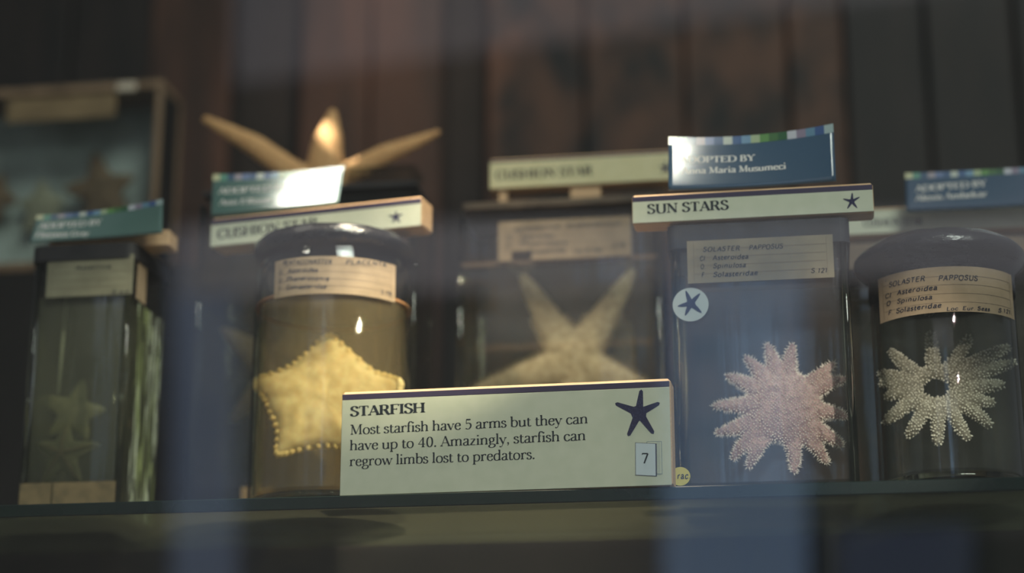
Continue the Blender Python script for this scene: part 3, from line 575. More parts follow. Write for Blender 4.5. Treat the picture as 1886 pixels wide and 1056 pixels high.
# rear step on which the back row stands
Z2 = 0.0
mb = MB(); mb.box((-.7, .165, -.45), (1.4, 0, 0), (0, 0, .45), (0, .20, 0), bev=.003)
single('rear_plinth', mb, BLACKW, 'long black wooden plinth behind the glass shelf, carrying the back row of jars', 'plinth', loc=(0, .26, -.45))
# glass shelf
mb = MB(); mb.box((-.62, 0, -.0078), (1.3, 0, 0), (0, 0, .0078), (0, .155, 0), bev=.0007)
TS = Thing('glass_shelf', 'long green-edged glass shelf carrying the front row of jars and the large sign', 'shelf', (0, .07, -.0078))
mb = MB(); mb.box((-.62, .0022, -.0078), (1.3, 0, 0), (0, 0, .0078), (0, .1528, 0), bev=.0005); TS.part('slab', mb, SHELFG)
mb = MB(); mb.box((-.62, 0, -.0078), (1.3, 0, 0), (0, 0, .0078), (0, .0022, 0), bev=.0005); TS.part('polished_edge', mb, EDGEG, label='dark green polished front edge')

# ================================================================ LARGE STARFISH SIGN
fc = Face((624, 915), .004, 1.5, 0)
fc.P.z = 0.0002
w = fc.uv(1239, 896)[0]; h = fc.uv(626, 722)[1]; th = .02
T = Thing('information_sign', 'large cream sign headed STARFISH standing on the front edge of the glass shelf', 'sign', fc.P+fc.U*w/2-fc.N*th/2)
mb = MB(); mb.box(fc.p(0, 0, -.0006), fc.U*w, fc.V*h, -fc.N*th, bev=.0017); T.part('board', mb, MDF, label='bare fibreboard block with pinkish brown edges')
sv = h*.915
mb = MB(); mb.box(fc.p(.0006, .0004, -.0004), fc.U*(w-.0012), fc.V*(sv-.0004), fc.N*.0005, bev=.0002); T.part('face_sheet', mb, BOARD, label='pale cream-green printed face')
mb = MB(); mb.box(fc.p(.0006, sv+.0001, -.0004), fc.U*(w-.0012), fc.V*(h-sv-.0019), fc.N*.0005, bev=.0002); T.part('top_stripe', mb, STRIPE, label='dark purple stripe along the top')
K = fc.k(); fn = lambda u, v: fc.p(u, v, .00022)
mb = MB(); text_map(mb, 'STARFISH', fn, fc.uv(645, 767.5), fc.uv(782.5, 760), 18.3*K, bold=.9, track=-.03); T.part('heading', mb, INK)
mb = MB()
text_map(mb, 'Most starfish have 5 arms but they can', fn, fc.uv(644.5, 801.2), fc.uv(1083, 780), 18.6*K, bold=0.0, track=-.02)
text_map(mb, 'have up to 40. Amazingly, starfish can', fn, fc.uv(643.8, 830), fc.uv(1079, 811), 18.6*K, track=-.02)
text_map(mb, 'regrow limbs lost to predators.', fn, fc.uv(643.5, 859), fc.uv(986, 845.5), 18.6*K, track=-.02)
T.part('lettering', mb, INK)
mb = MB(); Z6 = lambda x, y: (600+x/2.7735, 670+y/2.7735)
emblem(mb, fn, fc.uv(*Z6(1600, 252)), [fc.uv(*Z6(*q)) for q in ((1612, 133), (1707, 201), (1676, 360), (1544, 372), (1478, 203))], 6.6*K, .5); T.part('starfish_print', mb, NAVY, label='dark blue printed starfish')
BK_W = mat('booklet_white', S((190, 200, 206)), rough=.5); BK_L = mat('booklet_line', S((120, 134, 140)), rough=.5)
mb = MB()
def rect(mb, pts, d, mi=0): mb.quad(*[fc.p(*fc.uv(*Z6(*q)), d) for q in pts], mi)
rect(mb, ((1600, 567), (1720, 566), (1716, 397), (1640, 398)), .00018, 1)
rect(mb, ((1608, 564), (1717, 563), (1713, 400), (1642, 401)), .00022, 2)
for q in (1694, 1700, 1706): rect(mb, ((q, 570), (q+1.5, 570), (q-1, 402), (q-2.5, 402)), .00026, 1)
rect(mb, ((1582, 571), (1692, 577), (1690, 409), (1581, 404)), .0003, 3)
rect(mb, ((1584, 569), (1686, 574), (1684, 411), (1583, 406)), .00034, 0)
T.part('booklet_print', mb, [BK_W, BK_L, BOARD, NAVY], label='small printed white booklet picture')
mb = MB(); text_map(mb, '7', lambda u, v: fc.p(u, v, .0004), fc.uv(*Z6(1612, 511)), fc.uv(*Z6(1648, 511)), 19*K); T.part('numeral', mb, INK)

# ================================================================ JARS
def jar_label_fn(face, d0=0.0): return lambda u, v, d=0.0: face.p(u, v, d+d0)
def box_jar(label, pxl, pxr, py_mid, Y, depth, py_top, fluid_py, fluid, r=.006, lidm=PITCHD, lid_h=.012, lid_over=.0015, z0=0.0008, glass=GLASS_F, base_h=.006, xfix=None):
    x0, x1 = at(pxl, py_mid, Y).x, at(pxr, py_mid, Y).x
    zt = at((pxl+pxr)/2, py_top, Y).z
    T = Thing('specimen_jar', label, 'jar', ((x0+x1)/2, Y+depth/2, z0))
    g = .003; zg = zt-lid_h*.35
    mb = MB(); mb.rbox(x0, x1, Y, Y+depth, z0, zg, r, bottom=True); T.part('glass_body', mb, glass, smooth=True)
    mb = MB(); mb.rbox(x0+g, x1-g, Y+g, Y+depth-g, z0+base_h, zg, r*.7, bottom=False, top=False); T.part('inner_wall', mb, glass, smooth=True)
    for ex in (x0+.0030, x1-.0030):
        for ey in (Y+.0030, Y+depth-.0030):
            mb = MB(); mb.lathe(ex, ey, [(0, z0+.004), (.0024, z0+.004), (.0024, zg-.002), (0, zg-.002)], 20); T.part('thick_corner', mb, BASEG, smooth=True)
    if fluid:
        zf = at((pxl+pxr)/2, fluid_py, Y).z
        mb = MB(); mb.rbox(x0+g+.0004, x1-g-.0004, Y+g+.0004, Y+depth-g-.0004, z0+base_h+.0004, zf, r*.65, top=True); T.part('fluid', mb, fluid, smooth=False, label='preserving fluid')
    if lidm:
        mb = MB(); o = lid_over
        mb.rbox(x0-o, x1+o, Y-o, Y+depth+o, zt-lid_h, zt, r, top=True, bottom=True, zs=[zt-lid_h, zt-lid_h*.8, zt-lid_h*.2, zt])
        T.part('lid', mb, lidm, label='black sealed lid' if lidm in (PITCHM, PITCHD) else 'brown glass lid plate')
    return T, x0, x1, zt

# ---- jar with the pink sun star
T, x0, x1, zt = box_jar('square glass jar holding the pinkish sun star, under the SUN STARS sign', 1239, 1575, 700, .028, .062, 409, 532, CLEARF, lidm=None)
SJ = T; SJx0, SJx1 = x0, x1
mb = MB(); lz = at(1400, 452, .027).z
mb.rbox(x0-.0015, x1+.0012, .0262, .0915, lz, zt, .006, top=True, bottom=True, zs=[lz, lz+.002, zt-.002, zt])
T.part('lid', mb, mat('blue_black_sealant', S((34, 36, 42)), S((46, 48, 56)), scale=80, rough=.55, bump=.5), label='matt black sealed lid with an uneven rim', smooth=False)
f = Face((1267, 523), .0257, 0, 0); fnl = jar_label_fn(f)
Z = lambda x, y: (1260+x/6.287, 420+y/6.287)
k = f.k(); L = [(t, f.uv(*Z(*a)), f.uv(*Z(*b)), 8.6*k) for t, a, b in (
 ('SOLASTER', (218, 278), (650, 262)), ('PAPPOSUS', (748, 257), (1148, 236)), ('Cl.', (180, 382), (262, 378)), ('Asteroidea', (330, 372), (750, 354)),
 ('O.', (190, 477), (250, 474)), ('Spinulosa', (335, 468), (720, 452)), ('F.', (200, 572), (255, 570)), ('Solasteridae', (335, 570), (855, 544)), ('S.121', (1470, 524), (1665, 518)))]
u1, v1 = f.uv(1537, 509); paper_label(T, fnl, u1, f.uv(1264.5, 444.7)[1], L, PAPER_D)
# round starfish sticker and small yellow sticker
f = Face((1240, 595), .0277); k = f.k(); c = f.uv(1272, 561.5)
mb = MB(); mb.add([f.p(*c, .0003)]+[f.p(c[0]+33*k*math.cos(t*math.pi/24), c[1]+32*k*math.sin(t*math.pi/24), .0003) for t in range(48)], [(0, i+1, (i+1) % 48+1) for i in range(48)])
s = T.part('round_sticker', mb, mat('sticker_white', S((176, 184, 184)), rough=.5), label='round white sticker with a blue starfish')
mb = MB(); q = lambda x, y: f.uv(1220+x/2.514, 500+y/2.514)
emblem(mb, lambda u, v: f.p(u, v, .0005), q(132, 150), [q(*t) for t in ((108, 90), (175, 103), (182, 193), (105, 207), (70, 163))], 4.3*k, .3); T.part('starfish_print', mb, NAVY, parent=s)
c = f.uv(1253, 878); mb = MB()
mb.add([f.p(*c, .0003)]+[f.p(c[0]+18*k*math.cos(t*math.pi/16), c[1]+17*k*math.sin(t*math.pi/16), .0003) for t in range(32)], [(0, i+1, (i+1) % 32+1) for i in range(32)])
s = T.part('yellow_sticker', mb, mat('sticker_yellow', S((196, 184, 96)), rough=.6), label='small round yellow sticker with handwriting')
mb = MB(); text_map(mb, 'rac.', lambda u, v: f.p(u, v, .0005), f.uv(1247, 883), f.uv(1272, 881.5), 11*k, hand=True); T.part('lettering', mb, HINK, parent=s)

# ---- sun star
Ys = .058
def px_star(name, label, cat, c, tips, Y, r_base, r_tip, disc, skin, voxel, flat=.6, bend=0, start=.0, mid=None, group=None, r_mid=None, depth_j=.0, disp=0, sm=3):
    C = at(*c, Y); k = (C-CAM).length/F; arms = []; rnd = random.Random(len(tips)+int(c[0]))
    for t in tips:
        P = at(*t, Y); d = P-C; nrm = Vector((-d.z, 0, d.x)); s = rnd.uniform(-1, 1)*bend; dj = rnd.uniform(-1, 1)*depth_j
        rm = r_mid or (r_base*.6+r_tip*.4)
        tipP = P-d.normalized()*r_tip*k*.8+Vector((0, dj, 0))
        arms.append(([C+d*start, C+d*.5+nrm*s, C+d*.8+nrm*s*.7, tipP], [r_base*k, rm*k, (rm*.45+r_tip*.55)*k, r_tip*k]))
    T = Thing(name, label, cat, (C.x, Y, min(at(*t, Y).z for t in tips)), group)
    mb = arms_mesh(C, arms, disc*k, flat)
    me = bake_voxel(mb, voxel, 'body', skin, T.o, sm, disp=disp); T.part('body', None, None, me=me); return T, me, C, k
q = lambda x, y: (1220+x/2.514, 500+y/2.514)
tips = [q(*t) for t in ((485, 332), (603, 335), (800, 420), (853, 492), (862, 672), (840, 808), (767, 890), (612, 942), (395, 912), (318, 873), (243, 752), (230, 625), (293, 480), (380, 392))]
T, me, C, k = px_star('sun_star', 'pinkish fourteen-armed sun star hanging in the square jar under the SUN STARS sign', 'starfish', q(562, 628), tips, Ys, 22, 6.5, 68, BLEACH, .0011, .55, bend=.05, r_mid=17, start=.2, depth_j=.002, disp=.0004)
T.part('spines', spines_on(me, 3600, .0014, .00044, random.Random(5), seg=5, blob=True, mind=.0013, jitter=.15), BLEACH_SP, kind='stuff', label='pale knobby spines all over').location = (0, 0, 0)
def rim(v): return abs(v.normal.y) < .45
T.part('rim_spines', spines_on(me, 900, .0024, .0004, random.Random(6), seg=4, facing=False, mind=.0009, test=rim), BLEACH_SP, kind='stuff')

# ---- round jars
def round_jar(label, pc, pl, pr, Yc, body, base_glass=True):
    cx = at(pc, 700, Yc).x; R = (at(pr, 700, Yc).x-at(pl, 700, Yc).x)/2*.985
    T = Thing('round_jar', label, 'jar', (cx, Yc, .0008)); return T, cx, R
# cushion star jar
Yc1 = .082
T, cx, R = round_jar('round glass jar of amber fluid holding the golden cushion star, left of the large sign', 611, 466, 754, Yc1, None)
J1 = (cx, R)
zz = lambda y, Y=Yc1: at(611, y, Y).z
zn = zz(497); zl = zz(470)
mb = MB(); mb.lathe(cx, Yc1, [(0, .0008), (R*.9, .0008), (R*.98, .003), (R, .008), (R, zn-.012), (R*.995, zn-.006), (R*.95, zn), (R*.92, zn+.004), (R*.92, zl+.004)]); T.part('glass_body', mb, GLASS, smooth=True)
mb = MB(); g = .003; mb.lathe(cx, Yc1, [(R-g, .012), (R-g, zn-.012), (R*.93-g, zn), (R*.9-g, zl)]); T.part('inner_wall', mb, GLASS, smooth=True)
mb = MB(); mb.lathe(cx, Yc1, [(0, .0012), (R*.86, .0012), (R*.94, .003), (R-g*.6, .007), (R-g*.8, .010), (R*.8, .0075), (R*.4, .0055), (0, .005)]); T.part('glass_base', mb, BASEG, smooth=True, label='thick clear glass foot')
zf = zz(573); mb = MB(); mb.lathe(cx, Yc1, [(0, .0105), (R-g-.0005, .0125), (R-g-.0005, zf), (0, zf)]); T.part('fluid', mb, AMBER, smooth=False, label='amber preserving fluid')
mb = MB(); mb.lathe(cx, Yc1, [(R-g*1.2, zf), (R-g*.9, zf+.0008), (R-g*.2, zf+.0006), (R-g*.2, zf-.0006)]); T.part('fluid_edge', mb, mat('meniscus', S((180, 130, 90)), rough=.2), smooth=True)
zt1 = zz(452)
mb = MB(); mb.lathe(cx, Yc1, [(R*.9, zl-.0045), (R*.97, zl-.0065), (R*1.015, zl-.004), (R*1.04, zl-.001), (R*1.03, zl+.003), (R*.98, zl+.0045), (R*.985, zt1-.002), (R*.95, zt1), (R*.5, zt1+.0004), (0, zt1+.0005)], lump=.0009); T.part('lid', mb, PITCHM, smooth=True, label='glossy black sealed lid with a rolled rim')
fnc = lambda cx, cy, R: (lambda u, v, d=0.0: Vector((cx+(R+d)*math.sin(u/R), cy-(R+d)*math.cos(u/R), v)))
def cyl_uv(px, py, cx, cy, R): a, z = on_cyl(px, py, cx, cy, R); return a*R, z
Z = lambda x, y: cyl_uv(480+x/6.736, 440+y/6.736, cx, Yc1, R)
f = fnc(cx, Yc1, R); k = 1.17/F
L = [(t, Z(*a), Z(*b), 8.5*k) for t, a, b in (('PENTAGONASTER', (275, 335), (890, 318)), ('PLACENTA', (1050, 318), (1560, 352)), ('Cl.', (235, 448), (285, 440)), ('Asteroidea', (340, 425), (715, 412)),
 ('O.', (235, 548), (275, 545)), ('Phanerozonia', (320, 528), (850, 520)), ('F.', (235, 645), (270, 640)), ('Goniasteridae', (320, 632), (820, 618)), ('S.176', (1490, 690), (1620, 710)))]
u0, v0 = Z(170, 690); u1, v1 = Z(1665, 775); _, vt = Z(900, 215)
vb = cyl_uv(611, 541, cx, Yc1, R)[1]
paper_label(T, f, u1-u0, vt-vb, L, PAPER, origin=(u0, vb))
# cushion star
outline = [(611, 617), (640, 640), (690, 682), (722, 694), (742, 704), (741, 722), (722, 770), (708, 810), (700, 842), (680, 846), (640, 832), (600, 826), (550, 834), (520, 842), (508, 836), (510, 800), (498, 765), (485, 735), (470, 715), (474, 698), (490, 692), (530, 676), (560, 655), (590, 628)]
Yk = .075; Ck = at(608, 745, Yk); kk = (Ck-CAM).length/F
OUT = [at(*p, Yk) for p in outline]
def spl(P, n=8):
    q = []; m = len(P)
    for i in range(m):
        p0, p1, p2, p3 = P[i-1], P[i], P[(i+1) % m], P[(i+2) % m]
        for j in range(n):
            t = j/n; q.append(.5*((2*p1)+(-p0+p2)*t+(2*p0-5*p1+4*p2-p3)*t*t+(-p0+3*p1-3*p2+p3)*t**3))
    return q
O = spl(OUT)
T = Thing('cushion_star', 'golden pentagonal cushion star standing in the round amber jar', 'starfish', (Ck.x, Yk, min(o.z for o in O)))
mb = MB(); rings = 22; nO = len(O); corners = [at(*c, Yk) for c in ((611, 617), (742, 706), (700, 842), (508, 838), (470, 706))]
for side in (-1, 1):
    vs = [Ck+Vector((0, side*(.0095+.0008*noise.noise(Ck*140)), 0))]; fs = []
    for r in range(1, rings+1):
        t = r/rings
        for p in O:
            q = Ck.lerp(p, t); hgt = .0095*math.sqrt(max(0, 1-t**3.2))
            da = min(abs(((p-Ck).normalized()-(c-Ck).normalized()).length) for c in corners)
            hgt += -.0006*math.exp(-(da/.22)**2)*math.sin(math.pi*min(t*1.05, 1)) + .0008*noise.noise(q*140)
            q.y += side*max(hgt, 0); vs.append(q)
    for i in range(nO): fs.append((0, 1+(i+1) % nO, 1+i))
    for r in range(rings-1):
        for i in range(nO):
            a = 1+r*nO; fs.append((a+i, a+(i+1) % nO, a+nO+(i+1) % nO, a+nO+i))
    mb.add(vs, fs)
T.part('body', mb, GOLD, smooth=True)
mb = MB(); step = 5
for i in range(0, nO, 3):
    p = O[i]; d = (Ck-p).normalized(); tn = (O[(i+1) % nO]-O[i-1]).normalized(); c = p+d*.0020+Vector((0, -.0026, 0))
    mb.tube([c-d*.0028, c-d*.002, c, c+d*.002, c+d*.0028], [.0006, .0016, .0021, .0016, .0006], 8, flat=1.1)
T.part('marginal_plates', mb, mat('cushion_plate', S((222, 196, 140)), rough=.6, sss=.2), kind='stuff', smooth=True, label='row of swollen plates around the edge')

# solaster jar on the right
Yc2 = .078
T, cx, R = round_jar('round jar with a wide black lid and handwritten label, holding the bleached sun star', 1744, 1607, 1881, Yc2, None)
zz = lambda y, Y=Yc2: at(1744, y, Y).z
zn = zz(548); zl = zz(492); zt = zz(455)
mb = MB(); mb.lathe(cx, Yc2, [(0, .0008), (R*.9, .0008), (R*.985, .003), (R, .009), (R, zn-.01), (R*.985, zn-.003), (R*.95, zn+.004), (R*.95, zl)]); T.part('glass_body', mb, GLASS, smooth=True)
mb = MB(); mb.lathe(cx, Yc2, [(R-g, .012), (R-g, zn-.008), (R*.93-g, zn+.004), (R*.93-g, zl)]); T.part('inner_wall', mb, GLASS, smooth=True)
mb = MB(); mb.lathe(cx, Yc2, [(0, .0012), (R*.86, .0012), (R*.95, .003), (R-g*.6, .008), (R-g*.8, .011), (R*.8, .008), (R*.4, .006), (0, .0055)]); T.part('glass_base', mb, BASEG, smooth=True, label='thick clear glass foot')
mb = MB(); zf = zz(600); mb.lathe(cx, Yc2, [(0, .0115), (R-g-.0005, .013), (R-g-.0005, zf), (0, zf)]); T.part('fluid', mb, CLEARF, smooth=False, label='clear preserving fluid')
mb = MB(); mb.lathe(cx, Yc2, [(R*.96, zn-.002), (R*1.012, zn-.0025), (R*1.018, zn+.004), (R*1.02, zl-.0085), (R*1.14, zl-.0035), (R*1.20, zl), (R*1.195, zl+.004), (R*1.12, zl+.008), (R*.95, zt), (R*.6, zt+.001), (0, zt+.001)], lump=.0011); T.part('lid', mb, PITCHM, smooth=True, label='wide glossy black lid with lumpy flared rim')
mb = MB(); mb.lathe(cx-.004, Yc2+.01, [(.0, zt), (.013, zt), (.0155, zt+.006), (.012, zt+.012), (0, zt+.013)], 32, lump=.0008); T.part('lid_knob', mb, PITCHM, smooth=True)
Z = lambda x, y: cyl_uv(1540+x/3.107, 280+y/3.107, cx, Yc2, R*1.028)
f = fnc(cx, Yc2, R*1.028); k = 1.12/F
L = [(t, Z(*a), Z(*b), c*k) for t, a, b, c in (('SOLASTER', (305, 777), (512, 738), 9.5), ('PAPPOSUS', (583, 738), (810, 738), 9.5), ('Cl.', (282, 840), (328, 832), 9), ('Asteroidea', (350, 820), (582, 788), 9),
 ('O.', (290, 882), (326, 876), 8.5), ('Spinulosa', (350, 870), (553, 842), 8.5), ('F.', (300, 934), (330, 930), 9), ('Solasteridae', (345, 926), (604, 890), 9), ('Loc. Eur. Seas.', (630, 910), (888, 912), 7), ('S.121.', (925, 916), (1003, 930), 7.5))]
u0, vb = Z(255, 985); u1, _ = Z(1018, 945); _, vt = Z(243, 730)
paper_label(T, f, u1-u0, vt-vb, L, PAPER, origin=(u0, vb))
q = lambda x, y: (1560+x/2.779, 560+y/2.779)
tips = [q(*t) for t in ((425, 143), (628, 168), (835, 217), (865, 300), (808, 410), (757, 515), (745, 625), (625, 700), (463, 725), (310, 680), (188, 612), (192, 475), (163, 408), (155, 350), (215, 240))]
T, me, C, k = px_star('bleached_sun_star', 'bleached cream sun star with a hole at its centre, in a round jar', 'starfish', q(455, 432), tips, .072, 13, 8.5, 0, CREAM, .0011, .7, bend=.04, r_mid=13, start=.28, depth_j=.003, disp=.0007)
mb = MB(); pts = [C+Vector((math.cos(a)*36*k, 0, math.sin(a)*30*k)) for a in [2*math.pi*i/24 for i in range(25)]]
mb.tube(pts, [13*k]*25, 10, flat=.6); ring = bake_voxel(mb, .0012, 'mouth_ring', CREAM, T.o, 3, disp=.0007); T.part('mouth_ring', None, None, me=ring)
T.part('knobs', spines_on(me, 2600, .0013, .0006, random.Random(8), seg=5, blob=True, mind=.0015, facing=False), CREAM_SP, kind='stuff', label='net of small chalky knobs')
T.part('ring_knobs', spines_on(ring, 500, .0013, .0006, random.Random(9), seg=5, blob=True, mind=.0015, facing=False), CREAM_SP, kind='stuff')

# ---- left jar
YL = .062
T, x0, x1, ztL = box_jar('tall square jar of olive fluid holding two pale green stars, at the left end', 45, 233, 700, YL, .070, 452, 545, OLIVE, lidm=PITCHD, lid_h=.011, r=.007)
LJ = (x0, x1)
f = Face((84, 549), YL-.0005); k = f.k(); u1 = f.uv(243, 549)[0]; v1 = f.uv(92, 476)[1]
L = [('Asterina', f.uv(138, 497), f.uv(205, 494), 6*k), ('S.64', f.uv(205, 541), f.uv(238, 540), 5*k)]
paper_label(T, jar_label_fn(f), u1, v1, L, PAPER_G)
# label strip on the right hand wall of the jar, and painted streaks of refracted light
za, zb = f.P.z-.0005, f.P.z+v1-.001
mb = MB(); mb.quad((x1+.0003, YL+.008, za), (x1+.0003, YL+.026, za), (x1+.0003, YL+.026, zb), (x1+.0003, YL+.008, zb)); T.part('side_label', mb, PAPER, label='brown paper strip on the side wall')
def streak_mat():
    m, nt = new_mat('refraction_streaks'); N = nt.nodes.new; Lk = nt.links.new
    tc = N('ShaderNodeTexCoord'); mp = N('ShaderNodeMapping'); mp.inputs['Scale'].default_value = (1, 1.0, .10); Lk(tc.outputs['Object'], mp.inputs[0])
    n = N('ShaderNodeTexNoise'); n.inputs['Scale'].default_value = 190; n.inputs['Detail'].default_value = 4; n.inputs['Distortion'].default_value = 1.2; Lk(mp.outputs[0], n.inputs['Vector'])
    r = N('ShaderNodeValToRGB'); r.color_ramp.elements[0].position = .47; r.color_ramp.elements[1].position = .60; r.color_ramp.elements[0].color = (.05, .05, .05, 1); Lk(n.outputs[0], r.inputs[0])
    n2 = N('ShaderNodeTexNoise'); n2.inputs['Scale'].default_value = 150; Lk(mp.outputs[0], n2.inputs['Vector'])
    c = N('ShaderNodeValToRGB'); c.color_ramp.elements[0].position = .42; c.color_ramp.elements[1].position = .6; c.color_ramp.elements[0].color = S((112, 122, 84)); c.color_ramp.elements[1].color = S((176, 184, 172)); Lk(n2.outputs[0], c.inputs[0])
    d = N('ShaderNodeBsdfDiffuse'); Lk(c.outputs[0], d.inputs[0]); t = N('ShaderNodeBsdfTransparent'); mx = N('ShaderNodeMixShader')
    Lk(r.outputs[0], mx.inputs[0]); Lk(t.outputs[0], mx.inputs[1]); Lk(d.outputs[0], mx.inputs[2]); out(nt, mx.outputs[0]); return m
mb = MB(); mb.quad((x1+.0003, YL+.012, .004), (x1+.0003, YL+.062, .004), (x1+.0003, YL+.062, za-.002), (x1+.0003, YL+.012, za-.002)); T.part('refraction_streaks', mb, streak_mat(), label='whitish green streaks of refracted light painted on the side wall')
mb = MB(); p0, p1 = at(122, 560, YL+.02), at(107, 727, YL+.02); mb.tube([p0, p1], [.0011, .0011], 8); T.part('glass_rod', mb, THREAD, smooth=True, label='thin pale rod hanging in the fluid')
for (xa, xb) in ((36, 94), (97, 212)):
    mb = MB(); a = at(xa, 905, YL-.0006); b = at(xb, 905, YL-.0006); mb.box((a.x, YL-.0006, .001), (b.x-a.x, 0, 0), (0, 0, at(120, 892, YL).z), (0, .0004, 0)); T.part('foot_label', mb, mat('stained_paper', S((104, 90, 66)), S((84, 74, 54)), rough=.9), label='stained paper slip around the foot')
q = lambda x, y: (x/2.4, 520+y/2.4)
T, me, C, k = px_star('pale_star', 'pale green five-armed star with grooved underside, lower of the two in the tall left jar', 'starfish', q(278, 755), [q(*t) for t in ((300, 610), (445, 715), (362, 900), (180, 900), (160, 712))], YL+.016, 24, 4, 26, GREENSTAR, .0011, .3, r_mid=14)
mb = MB()
for t in ((300, 625), (430, 718), (355, 885), (188, 885), (175, 716)):
    P = at(*q(*t), YL+.016); mb.tube([C-Vector((0, .0046, 0)), C.lerp(P, .5)-Vector((0, .0036, 0)), P-Vector((0, .0008, 0))], [.0009, .0008, .0004], 6)
T.part('grooves', mb, DULLSTAR, label='darker grooves down each arm')
px_star('pale_star', 'pale green star seen from its back, upper of the two in the tall left jar', 'starfish', q(330, 575), [q(*t) for t in ((368, 425), (470, 565), (385, 700), (215, 680), (168, 505))], YL+.038, 26, 5, 28, GREENSTAR, .0011, .3, r_mid=16)

# ---- back jar with the spiny star
YB = .178
T, x0, x1, ztB = box_jar('large square jar in the back row holding the spiny star, behind the large sign', 838, 1222, 650, YB, .075, 378, 478, SMOKYF, lidm=None, r=.008, z0=.0008)
f = Face((918, 482), YB-.0006); k = f.k(); Z = lambda x, y: f.uv(880+x/5.894, 380+y/5.894)
L = [(t, Z(*a), Z(*b), 8*k) for t, a, b in (('ASTROPECTEN', (395, 282), (890, 245)), ('PLURACANTHUS', (960, 235), (1550, 212)), ('Cl.', (325, 362), (375, 358)), ('Asteroidea', (465, 355), (835, 338)),
 ('O.', (325, 455), (370, 450)), ('Phanerozonia', (455, 430), (970, 412)), ('Astropectinidae', (540, 515), (960, 495)), ('Loc. N. Sea', (1035, 510), (1350, 492)), ('S.76', (1465, 455), (1600, 440)))]
paper_label(T, jar_label_fn(f), f.uv(1163, 463)[0], f.uv(916, 410)[1], L, PAPER, corner=(2, 5))
mb = MB(); mb.box((x0+.004, YB+.002, ztB), (x1-x0-.008, 0, 0), (0, 0, .006), (0, .07, 0), bev=.001); T.part('lid', mb, LIDW, label='brown glass lid plate')
mb = MB(); zf = at(1030, 480, YB).z; mb.box((x0+.003, YB+.002, zf-.001), (x1-x0-.006, 0, 0), (0, 0, .003), (0, .001, 0)); T.part('fluid_edge', mb, mat('meniscus_dull', S((118, 94, 74)), rough=.4))
T, me, C, k = px_star('spiny_star', 'sandy spiny-edged star hanging by two raised arms in the large back jar', 'starfish', (1058, 668), [(960, 506), (1168, 497), (1232, 742), (1075, 830), (868, 725)], YB+.035, 40, 11, 46, SPINY, .0016, .5, r_mid=27)
def nrim(v): return abs(v.normal.y) < .5 and (v.co.z+T.o.z) < at(1000, 560, YB).z
T.part('fringe', spines_on(me, 1500, .0042, .00045, random.Random(12), seg=3, facing=False, mind=.0009, test=nrim, jitter=.5), SPINY, kind='stuff', label='fringe of fine spines along the arms')
for a, b in (((962, 512), (925, 478)), ((1166, 500), (1180, 480))):
    mb = MB(); mb.tube([at(*a, YB+.035), at(*b, YB+.02)], [.0005, .0005], 6); T.part('thread', mb, THREAD)
px_star('dull_star', 'dull brown star behind the spiny star in the large back jar', 'starfish', (1130, 740), [(1150, 590), (1232, 745), (1170, 840), (1080, 830)], YB+.06, 46, 16, 44, DULLSTAR, .0018, .35, r_mid=34)

# ---- back jar on the left, with the dry starfish on top
YB2 = .185
T, x0, x1, ztB2 = box_jar('square jar in the back row under the big dry starfish, behind the amber jar', 352, 764, 650, YB2, .075, 352, 470, SMOKYF, lidm=None, r=.008)
mb = MB(); a = at(640, 318, YB2+.02); b = at(770, 360, YB2+.02)
mb.box((x0+.002, YB2+.002, ztB2), (x1-x0-.004, 0, 0), (0, 0, .005), (0, .07, 0), bev=.001); T.part('lid', mb, PITCHD, label='dark lid plate')
mb = MB(); p = at(442, 922, YB2-.003); p2 = at(500, 896, YB2-.003); mb.box((p.x, YB2-.0011, p.z), (p2.x-p.x, 0, 0), (0, 0, p2.z-p.z), (0, .001, 0)); T.part('foot_label', mb, PAPER, label='brown paper slip at the foot')
px_star('dull_star', 'dull brown star in the back jar, one arm showing left of the amber jar', 'starfish', (520, 690), [(404, 603), (560, 560), (640, 700), (540, 800), (420, 780)], YB2+.03, 44, 8, 40, DULLSTAR, .0018, .35, r_mid=26)
# small glass block under the starfish
Yd = YB2+.035
mb = MB(); a = at(640, 352, Yd-.012); b = at(762, 352, Yd-.012)
zt = at(700, 312, Yd-.012).z; zb0 = ztB2+.0052
mb.rbox(a.x, b.x, Yd-.012, Yd+.02, zb0, zt, .003, top=True); Tg = Thing('glass_dish', 'small clear glass dish on the back jar, right of the dry starfish', 'dish', ((a.x+b.x)/2, Yd, zb0)); Tg.part('dish_wall', mb, GLASS, smooth=False)
mb = MB(); mb.rbox(a.x-.001, b.x+.001, Yd-.013, Yd+.021, zt, zt+.002, .003, top=True); Tg.part('dish_lid', mb, BASEG)
T, me, C, k = px_star('dry_starfish', 'big dry sand-coloured starfish with three raised arms, standing above the ADOPTED BY tag of the amber jar', 'starfish', (600, 352), [], Yd, 30, 6, 30, SAND, .0015) if False else (None,)*4
C = at(598, 340, Yd); k = (C-CAM).length/F
def P3(x, y, d=0): return at(x, y, Yd+d)
arms = [([C, P3(540, 318), P3(470, 268), P3(410, 236), P3(378, 219)], [24*k, 23*k, 20*k, 12*k, 7*k]),
        ([C, P3(600, 290), P3(605, 250), P3(613, 208)], [36*k, 33*k, 26*k, 9*k]),
        ([C, P3(650, 315), P3(710, 284), P3(770, 260), P3(806, 244)], [22*k, 21*k, 19*k, 12*k, 6*k]),
        ([C, P3(560, 400), P3(540, 430)], [26*k, 20*k, 12*k]), ([C, P3(650, 400), P3(660, 428)], [26*k, 18*k, 10*k])]
zb1 = ztB2+.0054
for a_ in arms[3:]: a_[0][-1] = Vector((a_[0][-1].x, a_[0][-1].y, zb1+.002)); a_[0][1] = C.lerp(a_[0][-1], .6)
